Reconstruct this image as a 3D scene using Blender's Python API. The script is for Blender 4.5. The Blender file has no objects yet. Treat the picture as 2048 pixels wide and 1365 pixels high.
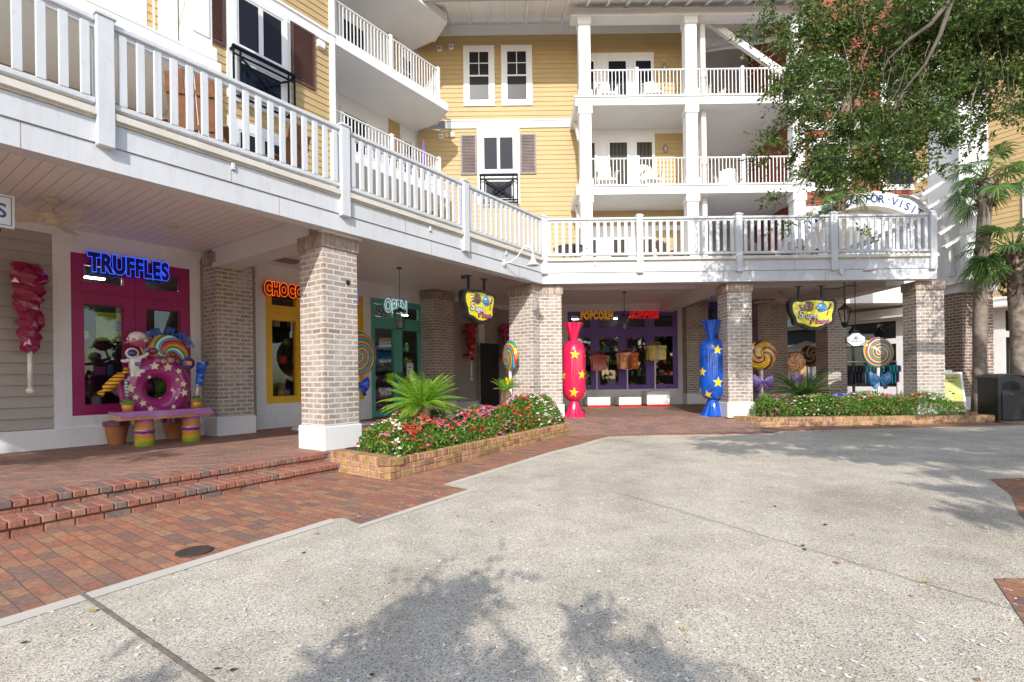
import bpy, math, random
import numpy as np
from mathutils import Matrix, Vector
rng = random.Random(7); nr = np.random.default_rng(5)
sc = bpy.context.scene
C = sc.collection
PI = math.pi
# ------------------------------------------------------------------ camera maths
F = 1030.0; ROLL = .013; CZ = 1.30
TH = math.atan(750 / 1030.)
W = (math.sin(TH), math.cos(TH)); N = (W[1], -W[0])
OW = (-6.25 * N[0], -6.25 * N[1])
WROT = math.atan2(W[1], W[0])
WING = Matrix.Translation((OW[0], OW[1], 0)) @ Matrix.Rotation(WROT, 4, 'Z')
BX, BY = .729, 11.62                      # bend of the terrace edge
def ray(px, py):
    xc = (px - 1024) / F; yc = (757 - py) / F
    return xc + ROLL * yc, yc - ROLL * xc
def front(px, py, Y):
    a, b = ray(px, py); return (a * Y, Y, CZ + b * Y)
def wxy(u, v):                             # terrace-wing coordinates to world
    return (OW[0] + u * W[0] - v * N[0], OW[1] + u * W[1] - v * N[1])
def gz(x, y):
    return min(.05 + .011 * (x + 4.1) + .0035 * (y - 4.1), .33)
# ------------------------------------------------------------------ materials
MATS = {}
def lin(c):
    return tuple(((v / 255.) / 12.92 if v / 255. <= .04045 else ((v / 255. + .055) / 1.055) ** 2.4) for v in c)
class NT:
    def __init__(s, name):
        s.m = bpy.data.materials.new(name); s.m.use_nodes = True
        s.t = s.m.node_tree; s.b = s.t.nodes['Principled BSDF']
    def n(s, typ, **kw):
        x = s.t.nodes.new(typ)
        for k, v in kw.items():
            if k.startswith('i_'):
                key = k[2:]
                x.inputs[int(key) if key.isdigit() else key.replace('_', ' ')].default_value = v
            else: setattr(x, k, v)
        return x
    def l(s, a, b): s.t.links.new(a, b)
    def ramp(s, stops, interp='LINEAR'):
        r = s.n('ShaderNodeValToRGB'); r.color_ramp.interpolation = interp
        e = r.color_ramp.elements
        while len(e) < len(stops): e.new(.5)
        for q, (p, c) in zip(e, stops):
            q.position = p; q.color = tuple(c[:3]) + (1,)
        return r
    def mix(s, f, a, b, bt='MIX'):
        m = s.n('ShaderNodeMix', data_type='RGBA', blend_type=bt)
        for sock, v in ((m.inputs[0], f), (m.inputs[6], a), (m.inputs[7], b)):
            if isinstance(v, (int, float)): sock.default_value = v
            elif isinstance(v, tuple): sock.default_value = v[:3] + (1,)
            else: s.l(v, sock)
        return m.outputs[2]
def paint(name, col, rough=.5, var=.12, scale=3., spec=.4, bump=0., bscale=60., coat=0., metal=0., dirt=None, streak=0.):
    if name in MATS: return MATS[name]
    k = NT(name); tc = k.n('ShaderNodeTexCoord')
    nz = k.n('ShaderNodeTexNoise', i_Scale=scale, i_Detail=6.); k.l(tc.outputs['Object'], nz.inputs['Vector'])
    r = k.ramp([(.3, tuple(c * (1 - var) for c in col)), (.7, tuple(min(1, c * (1 + var * .5)) for c in col))])
    k.l(nz.outputs['Fac'], r.inputs['Fac'])
    out = r.outputs['Color']
    if dirt:
        n2 = k.n('ShaderNodeTexNoise', i_Scale=scale * 4, i_Detail=8., i_Roughness=.7); k.l(tc.outputs['Object'], n2.inputs['Vector'])
        r2 = k.ramp([(.55, (0, 0, 0)), (.75, (1, 1, 1))]); k.l(n2.outputs['Fac'], r2.inputs['Fac'])
        f = k.n('ShaderNodeMath', operation='MULTIPLY', i_1=.45); k.l(r2.outputs['Color'], f.inputs[0])
        out = k.mix(f.outputs[0], out, dirt)
    if streak:
        ms = k.n('ShaderNodeMapping'); ms.inputs['Scale'].default_value = (9, 9, .7); k.l(tc.outputs['Object'], ms.inputs[0])
        n4 = k.n('ShaderNodeTexNoise', i_Scale=1.6, i_Detail=7., i_Roughness=.7); k.l(ms.outputs[0], n4.inputs['Vector'])
        r4 = k.ramp([(.50, (1, 1, 1)), (.78, (1 - streak, 1 - streak * 1.05, 1 - streak * 1.15))]); k.l(n4.outputs['Fac'], r4.inputs['Fac']); out = k.mix(1., out, r4.outputs['Color'], 'MULTIPLY')
    k.l(out, k.b.inputs['Base Color'])
    k.b.inputs['Roughness'].default_value = rough
    k.b.inputs['Specular IOR Level'].default_value = spec
    k.b.inputs['Coat Weight'].default_value = coat; k.b.inputs['Coat Roughness'].default_value = .06
    k.b.inputs['Metallic'].default_value = metal
    if bump:
        nb = k.n('ShaderNodeTexNoise', i_Scale=bscale, i_Detail=4.); k.l(tc.outputs['Object'], nb.inputs['Vector'])
        bp = k.n('ShaderNodeBump', i_Strength=bump, i_Distance=.01); k.l(nb.outputs['Fac'], bp.inputs['Height']); k.l(bp.outputs[0], k.b.inputs['Normal'])
    MATS[name] = k.m; return k.m
def gloss(name, col, rough=.12, var=.06): return paint(name, col, rough, var, 5., .5, coat=.9)
def brickmat(name, cols, mortar, bw, bh, ms, rot=0., bump=.6, blotch=None, offset=.5, smooth=.1):
    k = NT(name); uv = k.n('ShaderNodeUVMap')
    mp = k.n('ShaderNodeMapping'); mp.inputs['Rotation'].default_value = (0, 0, rot); k.l(uv.outputs[0], mp.inputs[0])
    oi = k.n('ShaderNodeObjectInfo'); sc_ = k.n('ShaderNodeMath', operation='MULTIPLY', i_1=bw * 40); k.l(oi.outputs['Random'], sc_.inputs[0]); sn_ = k.n('ShaderNodeMath', operation='SNAP', i_1=bw * .5); k.l(sc_.outputs[0], sn_.inputs[0]); cx_ = k.n('ShaderNodeCombineXYZ'); k.l(sn_.outputs[0], cx_.inputs[0]); k.l(cx_.outputs[0], mp.inputs['Location'])
    wob = k.n('ShaderNodeTexNoise', i_Scale=2.2, i_Detail=3.); k.l(mp.outputs[0], wob.inputs['Vector'])
    wv = k.n('ShaderNodeVectorMath', operation='MULTIPLY_ADD'); k.l(wob.outputs['Color'], wv.inputs[0]); wv.inputs[1].default_value = (.03, .03, 0); k.l(mp.outputs[0], wv.inputs[2])
    br = k.n('ShaderNodeTexBrick', offset=offset); k.l(wv.outputs[0], br.inputs['Vector'])
    br.inputs['Color1'].default_value = (0, 0, 0, 1); br.inputs['Color2'].default_value = (1, 1, 1, 1); br.inputs['Mortar'].default_value = (.5, .5, .5, 1)
    br.inputs['Scale'].default_value = 1.; br.inputs['Brick Width'].default_value = bw; br.inputs['Row Height'].default_value = bh
    br.inputs['Mortar Size'].default_value = ms; br.inputs['Mortar Smooth'].default_value = smooth; br.inputs['Bias'].default_value = 0.
    r = k.ramp([(i / (len(cols) - 1.), c) for i, c in enumerate(cols)]); k.l(br.outputs['Color'], r.inputs['Fac'])
    nz = k.n('ShaderNodeTexNoise', i_Scale=28., i_Detail=8., i_Roughness=.65); k.l(mp.outputs[0], nz.inputs['Vector'])
    nr_ = k.ramp([(.3, (.62, .62, .62)), (.7, (1.18, 1.18, 1.18))]); k.l(nz.outputs['Fac'], nr_.inputs['Fac'])
    c = k.mix(1., r.outputs['Color'], nr_.outputs['Color'], 'MULTIPLY')
    if blotch:
        n3 = k.n('ShaderNodeTexNoise', i_Scale=blotch[1], i_Detail=7., i_Roughness=.7); k.l(mp.outputs[0], n3.inputs['Vector'])
        r3 = k.ramp([(blotch[2], (0, 0, 0)), (blotch[2] + .18, (blotch[3],) * 3)]); k.l(n3.outputs['Fac'], r3.inputs['Fac'])
        c = k.mix(r3.outputs['Color'], c, blotch[0])
    c = k.mix(br.outputs['Fac'], c, mortar)
    k.l(c, k.b.inputs['Base Color']); k.b.inputs['Roughness'].default_value = .85; k.b.inputs['Specular IOR Level'].default_value = .25
    inv = k.n('ShaderNodeMath', operation='MULTIPLY_ADD', i_1=-1., i_2=1.); k.l(br.outputs['Fac'], inv.inputs[0])
    ad = k.n('ShaderNodeMath', operation='MULTIPLY_ADD', i_1=.35); k.l(nz.outputs['Fac'], ad.inputs[0]); k.l(inv.outputs[0], ad.inputs[2])
    bp = k.n('ShaderNodeBump', i_Strength=bump, i_Distance=.008); k.l(ad.outputs[0], bp.inputs['Height']); k.l(bp.outputs[0], k.b.inputs['Normal'])
    return k.m
def emis(name, col, s):
    k = NT(name); k.b.inputs['Base Color'].default_value = tuple(col) + (1,)
    k.b.inputs['Emission Color'].default_value = tuple(col) + (1,); k.b.inputs['Emission Strength'].default_value = s
    return k.m
def leafmat(name, c1, c2, c3, tr=.35, rough=.45):
    k = NT(name); g = k.n('ShaderNodeNewGeometry'); r = k.ramp([(0, c1), (.55, c2), (1, c3)])
    k.l(g.outputs['Random Per Island'], r.inputs['Fac']); k.l(r.outputs['Color'], k.b.inputs['Base Color'])
    k.b.inputs['Roughness'].default_value = rough; k.b.inputs['Specular IOR Level'].default_value = .35
    t = k.n('ShaderNodeBsdfTranslucent'); br = k.mix(1., r.outputs['Color'], (1.5, 1.6, .8), 'MULTIPLY'); k.l(br, t.inputs['Color'])
    m = k.n('ShaderNodeMixShader', i_0=tr); k.l(k.b.outputs[0], m.inputs[1]); k.l(t.outputs[0], m.inputs[2])
    k.l(m.outputs[0], k.t.nodes['Material Output'].inputs[0]); return k.m
def glassmat(name, tint=(.8, .85, .85), f0=.08):
    k = NT(name); tr = k.n('ShaderNodeBsdfTransparent', i_Color=tint + (1,)); gl = k.n('ShaderNodeBsdfGlossy', i_Roughness=.01)
    fr = k.n('ShaderNodeLayerWeight', i_Blend=.25); mu = k.n('ShaderNodeMath', operation='MULTIPLY_ADD', i_1=.75, i_2=f0); k.l(fr.outputs['Fresnel'], mu.inputs[0])
    m = k.n('ShaderNodeMixShader'); k.l(mu.outputs[0], m.inputs[0]); k.l(tr.outputs[0], m.inputs[1]); k.l(gl.outputs[0], m.inputs[2])
    k.l(m.outputs[0], k.t.nodes['Material Output'].inputs[0]); return k.m
def stripemat(name, c1, c2, period, duty=.3, axis=2, rough=.4, coat=0.):
    k = NT(name); tc = k.n('ShaderNodeTexCoord'); sp = k.n('ShaderNodeSeparateXYZ'); k.l(tc.outputs['Object'], sp.inputs[0])
    d = k.n('ShaderNodeMath', operation='DIVIDE', i_1=period); k.l(sp.outputs[axis], d.inputs[0])
    fr = k.n('ShaderNodeMath', operation='FRACT'); k.l(d.outputs[0], fr.inputs[0])
    r = k.ramp([(0, c1), (duty, c2)], 'CONSTANT'); k.l(fr.outputs[0], r.inputs['Fac']); k.l(r.outputs['Color'], k.b.inputs['Base Color'])
    k.b.inputs['Roughness'].default_value = rough; k.b.inputs['Coat Weight'].default_value = coat; k.b.inputs['Specular IOR Level'].default_value = .2
    return k.m
def swirl(name, cols, arms, twist, plane=(0, 2), rough=.12, line=None):
    k = NT(name); tc = k.n('ShaderNodeTexCoord'); sp = k.n('ShaderNodeSeparateXYZ'); k.l(tc.outputs['Object'], sp.inputs[0])
    at = k.n('ShaderNodeMath', operation='ARCTAN2'); k.l(sp.outputs[plane[1]], at.inputs[0]); k.l(sp.outputs[plane[0]], at.inputs[1])
    cb = k.n('ShaderNodeCombineXYZ'); k.l(sp.outputs[plane[0]], cb.inputs[0]); k.l(sp.outputs[plane[1]], cb.inputs[1])
    ln = k.n('ShaderNodeVectorMath', operation='LENGTH'); k.l(cb.outputs[0], ln.inputs[0])
    a = k.n('ShaderNodeMath', operation='MULTIPLY', i_1=arms / (2 * PI)); k.l(at.outputs[0], a.inputs[0])
    b = k.n('ShaderNodeMath', operation='MULTIPLY_ADD', i_1=twist); k.l(ln.outputs['Value'], b.inputs[0]); k.l(a.outputs[0], b.inputs[2])
    fr = k.n('ShaderNodeMath', operation='FRACT'); k.l(b.outputs[0], fr.inputs[0])
    r = k.ramp([(i / float(len(cols)), c) for i, c in enumerate(cols)], 'CONSTANT'); k.l(fr.outputs[0], r.inputs['Fac'])
    k.l(r.outputs['Color'], k.b.inputs['Base Color']); k.b.inputs['Roughness'].default_value = rough; k.b.inputs['Coat Weight'].default_value = .8
    m2 = k.n('ShaderNodeMath', operation='MULTIPLY', i_1=len(cols) * PI * 2); k.l(b.outputs[0], m2.inputs[0])
    sn = k.n('ShaderNodeMath', operation='SINE'); k.l(m2.outputs[0], sn.inputs[0])
    bp = k.n('ShaderNodeBump', i_Strength=.35, i_Distance=.015); k.l(sn.outputs[0], bp.inputs['Height']); k.l(bp.outputs[0], k.b.inputs['Normal'])
    return k.m

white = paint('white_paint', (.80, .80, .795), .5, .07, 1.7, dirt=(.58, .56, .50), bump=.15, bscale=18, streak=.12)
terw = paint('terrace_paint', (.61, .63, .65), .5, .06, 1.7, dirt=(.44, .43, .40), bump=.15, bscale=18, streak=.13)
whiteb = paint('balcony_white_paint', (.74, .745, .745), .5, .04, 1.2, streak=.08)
soffitw = paint('soffit_paint', (.72, .71, .68), .7, .04, 1.)
cream = paint('cream_trim', (.66, .63, .56), .5, .1)
yellow = paint('yellow_siding', (.47, .34, .165), .6, .07, 1.2, bump=.15, bscale=30)
greige = paint('greige_siding', (.42, .385, .34), .6, .08, 1.2, bump=.15, bscale=30)
redside = paint('red_siding', (.30, .075, .045), .6, .08, 1.2)
greyw = paint('grey_wall', (.55, .54, .52), .7, .05)
brown = paint('brown_shutter', (.105, .050, .040), .5, .15)
shutgrey = paint('weathered_shutter', (.20, .165, .155), .5, .2)
blackm = paint('black_metal', (.018, .018, .02), .35, .2)
navym = paint('navy_metal', (.008, .011, .02), .7, .2, spec=.15)
blackp = paint('black_paint', (.02, .02, .022), .5, .2)
woodc = paint('chair_wood', (.20, .075, .03), .5, .3, 8)
chairw = paint('chair_white', (.75, .72, .64), .6, .08)
magenta = paint('magenta_paint', (.34, .012, .12), .35, .08)
yelp = paint('yellow_paint', (.82, .47, .02), .35, .08)
teal = paint('teal_paint', (.11, .42, .34), .35, .08)
purple = paint('purple_paint', (.17, .095, .40), .35, .08)
terra = paint('terracotta', (.45, .17, .06), .6, .15)
soil = paint('soil', (.05, .035, .025), .95, .3, 9, bump=.8)
metalg = paint('grey_metal', (.35, .35, .35), .4, .1, metal=.6)
fancream = paint('fan_cream', (.62, .54, .42), .45, .08)
glass = glassmat('shop_glass', (.75, .8, .8), .10)
glassl = glassmat('lantern_glass', (.9, .92, .9), .04)
def darkpane(name, c, rough=.04):
    k = NT(name); k.b.inputs['Base Color'].default_value = c + (1,); k.b.inputs['Roughness'].default_value = rough
    k.b.inputs['Specular IOR Level'].default_value = .25; return k.m
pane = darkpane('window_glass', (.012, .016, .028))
paneb = stripemat('window_blinds', (.024, .024, .03), (.008, .009, .014), .05, .55, 2, .35)
curtain = stripemat('window_curtain', (.065, .055, .035), (.03, .027, .02), .13, .5, 0, .3)
pillarbrick = brickmat('washed_brick', [(.27, .21, .18), (.40, .325, .27), (.34, .275, .235), (.46, .38, .32), (.40, .295, .24)], (.60, .56, .51), .215, .077, .014,
                       blotch=((.57, .53, .48), 2.2, .47, .6), bump=.9, smooth=.25)
redwash = brickmat('tower_brick', [(.20, .12, .09), (.34, .22, .165), (.28, .18, .14), (.4, .29, .22)], (.55, .5, .44), .215, .077, .012, bump=.7)
paver = brickmat('brick_pavers', [(.22, .15, .125), (.42, .18, .11), (.36, .16, .11), (.46, .23, .13), (.26, .16, .13), (.43, .245, .14), (.48, .195, .11)], (.16, .11, .08), .205, .1, .004,
                 rot=PI / 2, bump=.5, blotch=((.10, .065, .055), 1.3, .56, .45))
paver2 = brickmat('walk_pavers', [(.25, .19, .17), (.42, .24, .175), (.37, .21, .165), (.47, .28, .20), (.28, .20, .17), (.43, .235, .165)], (.13, .09, .07), .205, .1, .004,
                  rot=PI / 4, bump=.5, blotch=((.12, .08, .07), 1.3, .52, .5))
brick_set = [paint('loose_brick_%s' % n_, c, .85, .3, 14, .2, bump=.6, bscale=50) for n_, c in
             (('red', (.35, .155, .11)), ('dark', (.23, .165, .14)), ('orange', (.36, .195, .135)), ('plum', (.32, .145, .11)))]
tan_set = [paint('tan_brick_%s' % n_, c, .9, .4, 12, .2, bump=.6, bscale=45, dirt=(.16, .13, .08)) for n_, c in
           (('tan', (.46, .27, .13)), ('pink', (.48, .25, .16)), ('ochre', (.40, .26, .11)), ('brown', (.30, .17, .09)))]
cap_set = [paint('cap_brick_%s' % n_, c, .9, .35, 12, .2, bump=.5, bscale=45) for n_, c in
           (('brown', (.38, .30, .245)), ('pale', (.47, .40, .335)), ('rust', (.41, .30, .235)))]
mortar = paint('mortar', (.50, .45, .38), .95, .2, 8, bump=.5)
dmortar = paint('dark_mortar', (.38, .28, .21), .95, .2, 8, bump=.5)

def concmat(name, smooth=False):
    k = NT(name); tc = k.n('ShaderNodeTexCoord')
    big = k.n('ShaderNodeTexNoise', i_Scale=.8, i_Detail=6.); k.l(tc.outputs['Object'], big.inputs['Vector'])
    rb = k.ramp([(.3, (.55, .50, .425)), (.7, (.65, .595, .51))]); k.l(big.outputs['Fac'], rb.inputs['Fac'])
    c = rb.outputs['Color']
    if not smooth:
        vo = k.n('ShaderNodeTexVoronoi', i_Scale=170.); k.l(tc.outputs['Object'], vo.inputs['Vector'])
        sp = k.n('ShaderNodeSeparateColor'); k.l(vo.outputs['Color'], sp.inputs[0])
        rs = k.ramp([(0, (.25, .25, .26)), (.13, (.62, .60, .58)), (.3, (.94, .94, .92)), (.75, (1.08, 1.06, 1.02)), (.92, (1.4, 1.38, 1.3))]); k.l(sp.outputs[0], rs.inputs['Fac'])
        c = k.mix(1., c, rs.outputs['Color'], 'MULTIPLY')
        n2 = k.n('ShaderNodeTexNoise', i_Scale=75., i_Detail=4., i_Roughness=.8); k.l(tc.outputs['Object'], n2.inputs['Vector'])
        r2 = k.ramp([(.34, (.55, .55, .56)), (.42, (1, 1, 1)), (1, (1, 1, 1))]); k.l(n2.outputs['Fac'], r2.inputs['Fac'])
        c = k.mix(.8, c, r2.outputs['Color'], 'MULTIPLY')
        n5 = k.n('ShaderNodeTexNoise', i_Scale=.35, i_Detail=7., i_Roughness=.62); k.l(tc.outputs['Object'], n5.inputs['Vector'])
        r5 = k.ramp([(.36, (.80, .79, .77)), (.50, (1, 1, 1)), (.66, (1.07, 1.05, 1.0))]); k.l(n5.outputs['Fac'], r5.inputs['Fac']); c = k.mix(1., c, r5.outputs['Color'], 'MULTIPLY')
        n6 = k.n('ShaderNodeTexNoise', i_Scale=3.2, i_Detail=5.); k.l(tc.outputs['Object'], n6.inputs['Vector'])
        r6 = k.ramp([(.35, (.90, .89, .87)), (.6, (1.03, 1.03, 1.02))]); k.l(n6.outputs['Fac'], r6.inputs['Fac']); c = k.mix(1., c, r6.outputs['Color'], 'MULTIPLY')
        vd = k.n('ShaderNodeTexVoronoi', i_Scale=2.3); k.l(tc.outputs['Object'], vd.inputs['Vector'])
        rd = k.ramp([(.03, (.25, .24, .23)), (.06, (1, 1, 1))]); k.l(vd.outputs['Distance'], rd.inputs['Fac'])
        c = k.mix(.7, c, rd.outputs['Color'], 'MULTIPLY')
        bp = k.n('ShaderNodeBump', i_Strength=.6, i_Distance=.004); k.l(vo.outputs['Distance'], bp.inputs['Height']); k.l(bp.outputs[0], k.b.inputs['Normal'])
    k.l(c, k.b.inputs['Base Color']); k.b.inputs['Roughness'].default_value = .85; k.b.inputs['Specular IOR Level'].default_value = .25
    return k.m
conc = concmat('aggregate_concrete'); concs = concmat('smooth_concrete', True)
def ceilmat():
    k = NT('ceiling_boards'); uv = k.n('ShaderNodeUVMap'); sp = k.n('ShaderNodeSeparateXYZ'); k.l(uv.outputs[0], sp.inputs[0])
    d = k.n('ShaderNodeMath', operation='DIVIDE', i_1=.13); k.l(sp.outputs[0], d.inputs[0])
    fr = k.n('ShaderNodeMath', operation='PINGPONG', i_1=.5); k.l(d.outputs[0], fr.inputs[0])
    r = k.ramp([(0, (0, 0, 0)), (.035, (1, 1, 1))]); k.l(fr.outputs[0], r.inputs['Fac'])
    c = k.mix(r.outputs['Color'], (.34, .31, .29), (.80, .77, .74)); k.l(c, k.b.inputs['Base Color']); k.b.inputs['Roughness'].default_value = .45
    bp = k.n('ShaderNodeBump', i_Strength=.8, i_Distance=.01); k.l(r.outputs['Color'], bp.inputs['Height']); k.l(bp.outputs[0], k.b.inputs['Normal'])
    return k.m
ceilm = ceilmat()
def leafy(c, s=1.): return tuple(v * s for v in c)
oakleaf = leafmat('oak_leaf', (.030, .055, .016), (.075, .125, .032), (.22, .29, .085), .35)
lantleaf = leafmat('lantana_leaf', (.055, .13, .022), (.15, .29, .045), (.30, .46, .10), .4)
sagoleaf = leafmat('sago_leaf', (.10, .24, .025), (.22, .42, .04), (.42, .62, .09), .4, .3)
sagodark = leafmat('sago_leaf_dark', (.02, .06, .012), (.045, .11, .02), (.07, .15, .03), .3, .35)
palmleaf = leafmat('palm_leaf', (.03, .085, .02), (.075, .17, .04), (.17, .28, .08), .3, .4)
bark = paint('bark', (.12, .10, .08), .95, .4, 6, bump=1., bscale=25)
palmbark = paint('palm_bark', (.27, .22, .18), .95, .4, 9, bump=1., bscale=18, dirt=(.10, .08, .06))
boot = paint('palm_boots', (.20, .12, .07), .9, .5, 9, bump=.8)

# ------------------------------------------------------------------ mesh builder
class MB:
    def __init__(s, frame=None):
        s.v = []; s.f = []; s.mi = []; s.uv = []; s.frame = frame; s.M = None
    def add(s, vs, fs, mi=0, uvs=None):
        o = len(s.v)
        if s.M is not None: vs = [tuple(s.M @ Vector(p)) for p in vs]
        s.v += [tuple(p) for p in vs]
        for i, f in enumerate(fs):
            s.f.append(tuple(o + j for j in f)); s.mi.append(mi); s.uv.append(uvs[i] if uvs else None)
    def box(s, x0, x1, y0, y1, z0, z1, mi=0):
        vs = [(x0, y0, z0), (x1, y0, z0), (x1, y1, z0), (x0, y1, z0), (x0, y0, z1), (x1, y0, z1), (x1, y1, z1), (x0, y1, z1)]
        s.add(vs, [(0, 3, 2, 1), (4, 5, 6, 7), (0, 1, 5, 4), (1, 2, 6, 5), (2, 3, 7, 6), (3, 0, 4, 7)], mi)
    def bbox(s, x0, x1, y0, y1, z0, z1, b=.01, mi=0):       # box with chamfered edges
        vs = []; 
        for (zz, i) in ((z0, b), (z0 + b, 0), (z1 - b, 0), (z1, b)):
            for (x, y) in ((x0 + i + b, y0 + i), (x1 - i - b, y0 + i), (x1 - i, y0 + i + b), (x1 - i, y1 - i - b), (x1 - i - b, y1 - i), (x0 + i + b, y1 - i), (x0 + i, y1 - i - b), (x0 + i, y0 + i + b)):
                vs.append((x, y, zz))
        fs = [tuple(range(7, -1, -1)), tuple(range(24, 32))]
        for r in range(3):
            for k in range(8):
                a = r * 8 + k; b_ = r * 8 + (k + 1) % 8; fs.append((a, b_, b_ + 8, a + 8))
        s.add(vs, fs, mi)
    def prism(s, poly, z0, z1, mi=0, zf=None):              # polygon in xy, extruded in z
        n = len(poly)
        vs = [(p[0], p[1], z0) for p in poly] + [(p[0], p[1], z1) for p in poly]
        s.add(vs, [tuple(range(n - 1, -1, -1)), tuple(range(n, 2 * n))] + [(i, (i + 1) % n, n + (i + 1) % n, n + i) for i in range(n)], mi)
    def xprism(s, poly, y0, y1, mi=0):                      # polygon in xz, extruded in y
        n = len(poly)
        vs = [(p[0], y0, p[1]) for p in poly] + [(p[0], y1, p[1]) for p in poly]
        s.add(vs, [tuple(range(n)), tuple(range(2 * n - 1, n - 1, -1))] + [((i + 1) % n, i, n + i, n + (i + 1) % n) for i in range(n)], mi)
    def tube(s, pts, r, n=8, mi=0, caps=True):
        pts = [Vector(p) for p in pts]; rs = r if isinstance(r, (list, tuple)) else [r] * len(pts)
        vs = []; a0 = None
        for i, p in enumerate(pts):
            t = (pts[min(i + 1, len(pts) - 1)] - pts[max(i - 1, 0)]).normalized()
            if a0 is None:
                a0 = t.orthogonal().normalized()
            a0 = (a0 - t * a0.dot(t)).normalized() if (a0 - t * a0.dot(t)).length > 1e-5 else t.orthogonal().normalized()
            b0 = t.cross(a0)
            for k in range(n):
                q = 2 * PI * k / n; vs.append(p + (a0 * math.cos(q) + b0 * math.sin(q)) * rs[i])
        fs = []
        for i in range(len(pts) - 1):
            for k in range(n):
                a = i * n + k; b = i * n + (k + 1) % n; fs.append((a, b, b + n, a + n))
        if caps: fs += [tuple(range(n - 1, -1, -1)), tuple(range((len(pts) - 1) * n, len(pts) * n))]
        s.add(vs, fs, mi)
    def lathe(s, prof, n=24, c=(0, 0, 0), mi=0, rfun=None):  # prof: (r,z) around z
        vs = []
        for (r, z) in prof:
            for k in range(n):
                a = 2 * PI * k / n; rr = r * (rfun(a, z) if rfun else 1.)
                vs.append((c[0] + rr * math.cos(a), c[1] + rr * math.sin(a), c[2] + z))
        fs = []
        for i in range(len(prof) - 1):
            for k in range(n):
                a = i * n + k; b = i * n + (k + 1) % n; fs.append((a, b, b + n, a + n))
        if prof[0][0] > 1e-4: fs.append(tuple(range(n - 1, -1, -1)))
        if prof[-1][0] > 1e-4: fs.append(tuple(range((len(prof) - 1) * n, len(prof) * n)))
        s.add(vs, fs, mi)
    def ell(s, c, r, n=14, m=9, mi=0):
        if not isinstance(r, (tuple, list)): r = (r, r, r)
        vs = [(c[0], c[1], c[2] - r[2])]; 
        for i in range(1, m):
            t = -PI / 2 + PI * i / m
            for k in range(n):
                a = 2 * PI * k / n; vs.append((c[0] + r[0] * math.cos(t) * math.cos(a), c[1] + r[1] * math.cos(t) * math.sin(a), c[2] + r[2] * math.sin(t)))
        vs.append((c[0], c[1], c[2] + r[2])); L = len(vs) - 1; fs = []
        for k in range(n): fs.append((0, 1 + (k + 1) % n, 1 + k)); fs.append((L, L - n + k, L - n + (k + 1) % n))
        for i in range(m - 2):
            for k in range(n):
                a = 1 + i * n + k; b = 1 + i * n + (k + 1) % n; fs.append((a, b, b + n, a + n))
        s.add(vs, fs, mi)
    def sweep(s, path, prof, mi=0, cap=True):               # path in xy; prof (outward offset, z)
        n = len(path); m = len(prof); vs = []; L = 0; cum = [0]
        for i in range(1, n): cum.append(cum[-1] + math.hypot(path[i][0] - path[i - 1][0], path[i][1] - path[i - 1][1]))
        for i in range(n):
            ds = []
            if i > 0: ds.append((path[i][0] - path[i - 1][0], path[i][1] - path[i - 1][1]))
            if i < n - 1: ds.append((path[i + 1][0] - path[i][0], path[i + 1][1] - path[i][1]))
            ns = [(d[1] / math.hypot(*d), -d[0] / math.hypot(*d)) for d in ds]
            nx = sum(q[0] for q in ns); ny = sum(q[1] for q in ns); l = math.hypot(nx, ny); nx /= l; ny /= l
            k = 1. / (nx * ns[0][0] + ny * ns[0][1])
            for (o, z) in prof: vs.append((path[i][0] + nx * k * o, path[i][1] + ny * k * o, z))
        pc = [0]
        for j in range(1, m + 1): pc.append(pc[-1] + math.hypot(prof[j % m][0] - prof[j - 1][0], prof[j % m][1] - prof[j - 1][1]))
        fs = []; uvs = []
        for i in range(n - 1):
            for j in range(m):
                a = i * m + j; b = i * m + (j + 1) % m; fs.append((a, a + m, b + m, b))
                uvs.append([(cum[i], pc[j]), (cum[i + 1], pc[j]), (cum[i + 1], pc[j + 1]), (cum[i], pc[j + 1])])
        if cap:
            fs += [tuple(range(m)), tuple(range((n - 1) * m + m - 1, (n - 1) * m - 1, -1))]; uvs += [None, None]
        s.add(vs, fs, mi, uvs)
    def build(s, name, mats, parent=None, smooth=False):
        me = bpy.data.meshes.new(name); fr = s.frame
        V = [tuple(fr @ Vector(p)) for p in s.v] if fr is not None else s.v
        me.from_pydata(V, [], s.f); 
        if not isinstance(mats, (list, tuple)): mats = [mats]
        for m in mats: me.materials.append(m)
        me.polygons.foreach_set('material_index', s.mi)
        ul = me.uv_layers.new(name='UVMap'); buf = np.zeros(len(me.loops) * 2, dtype=np.float32); q = 0
        for f, uv in zip(s.f, s.uv):
            if uv: 
                for c in uv: buf[q] = c[0]; buf[q + 1] = c[1]; q += 2
                continue
            p0, p1, p2 = (s.v[f[0]], s.v[f[1]], s.v[f[2]])
            ax, ay, az = p1[0] - p0[0], p1[1] - p0[1], p1[2] - p0[2]; bx, by, bz = p2[0] - p0[0], p2[1] - p0[1], p2[2] - p0[2]
            nx, ny, nz = abs(ay * bz - az * by), abs(az * bx - ax * bz), abs(ax * by - ay * bx)
            if nz >= nx and nz >= ny: i, j = 0, 1
            elif ny >= nx: i, j = 0, 2
            else: i, j = 1, 2
            for vi in f: buf[q] = s.v[vi][i]; buf[q + 1] = s.v[vi][j]; q += 2
        ul.data.foreach_set('uv', buf)
        if smooth:
            me.polygons.foreach_set('use_smooth', [True] * len(me.polygons))
            if smooth == 'auto':
                me.set_sharp_from_angle(angle=math.radians(40))
        me.update(); o = bpy.data.objects.new(name, me); C.objects.link(o); o.parent = parent
        return o
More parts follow.
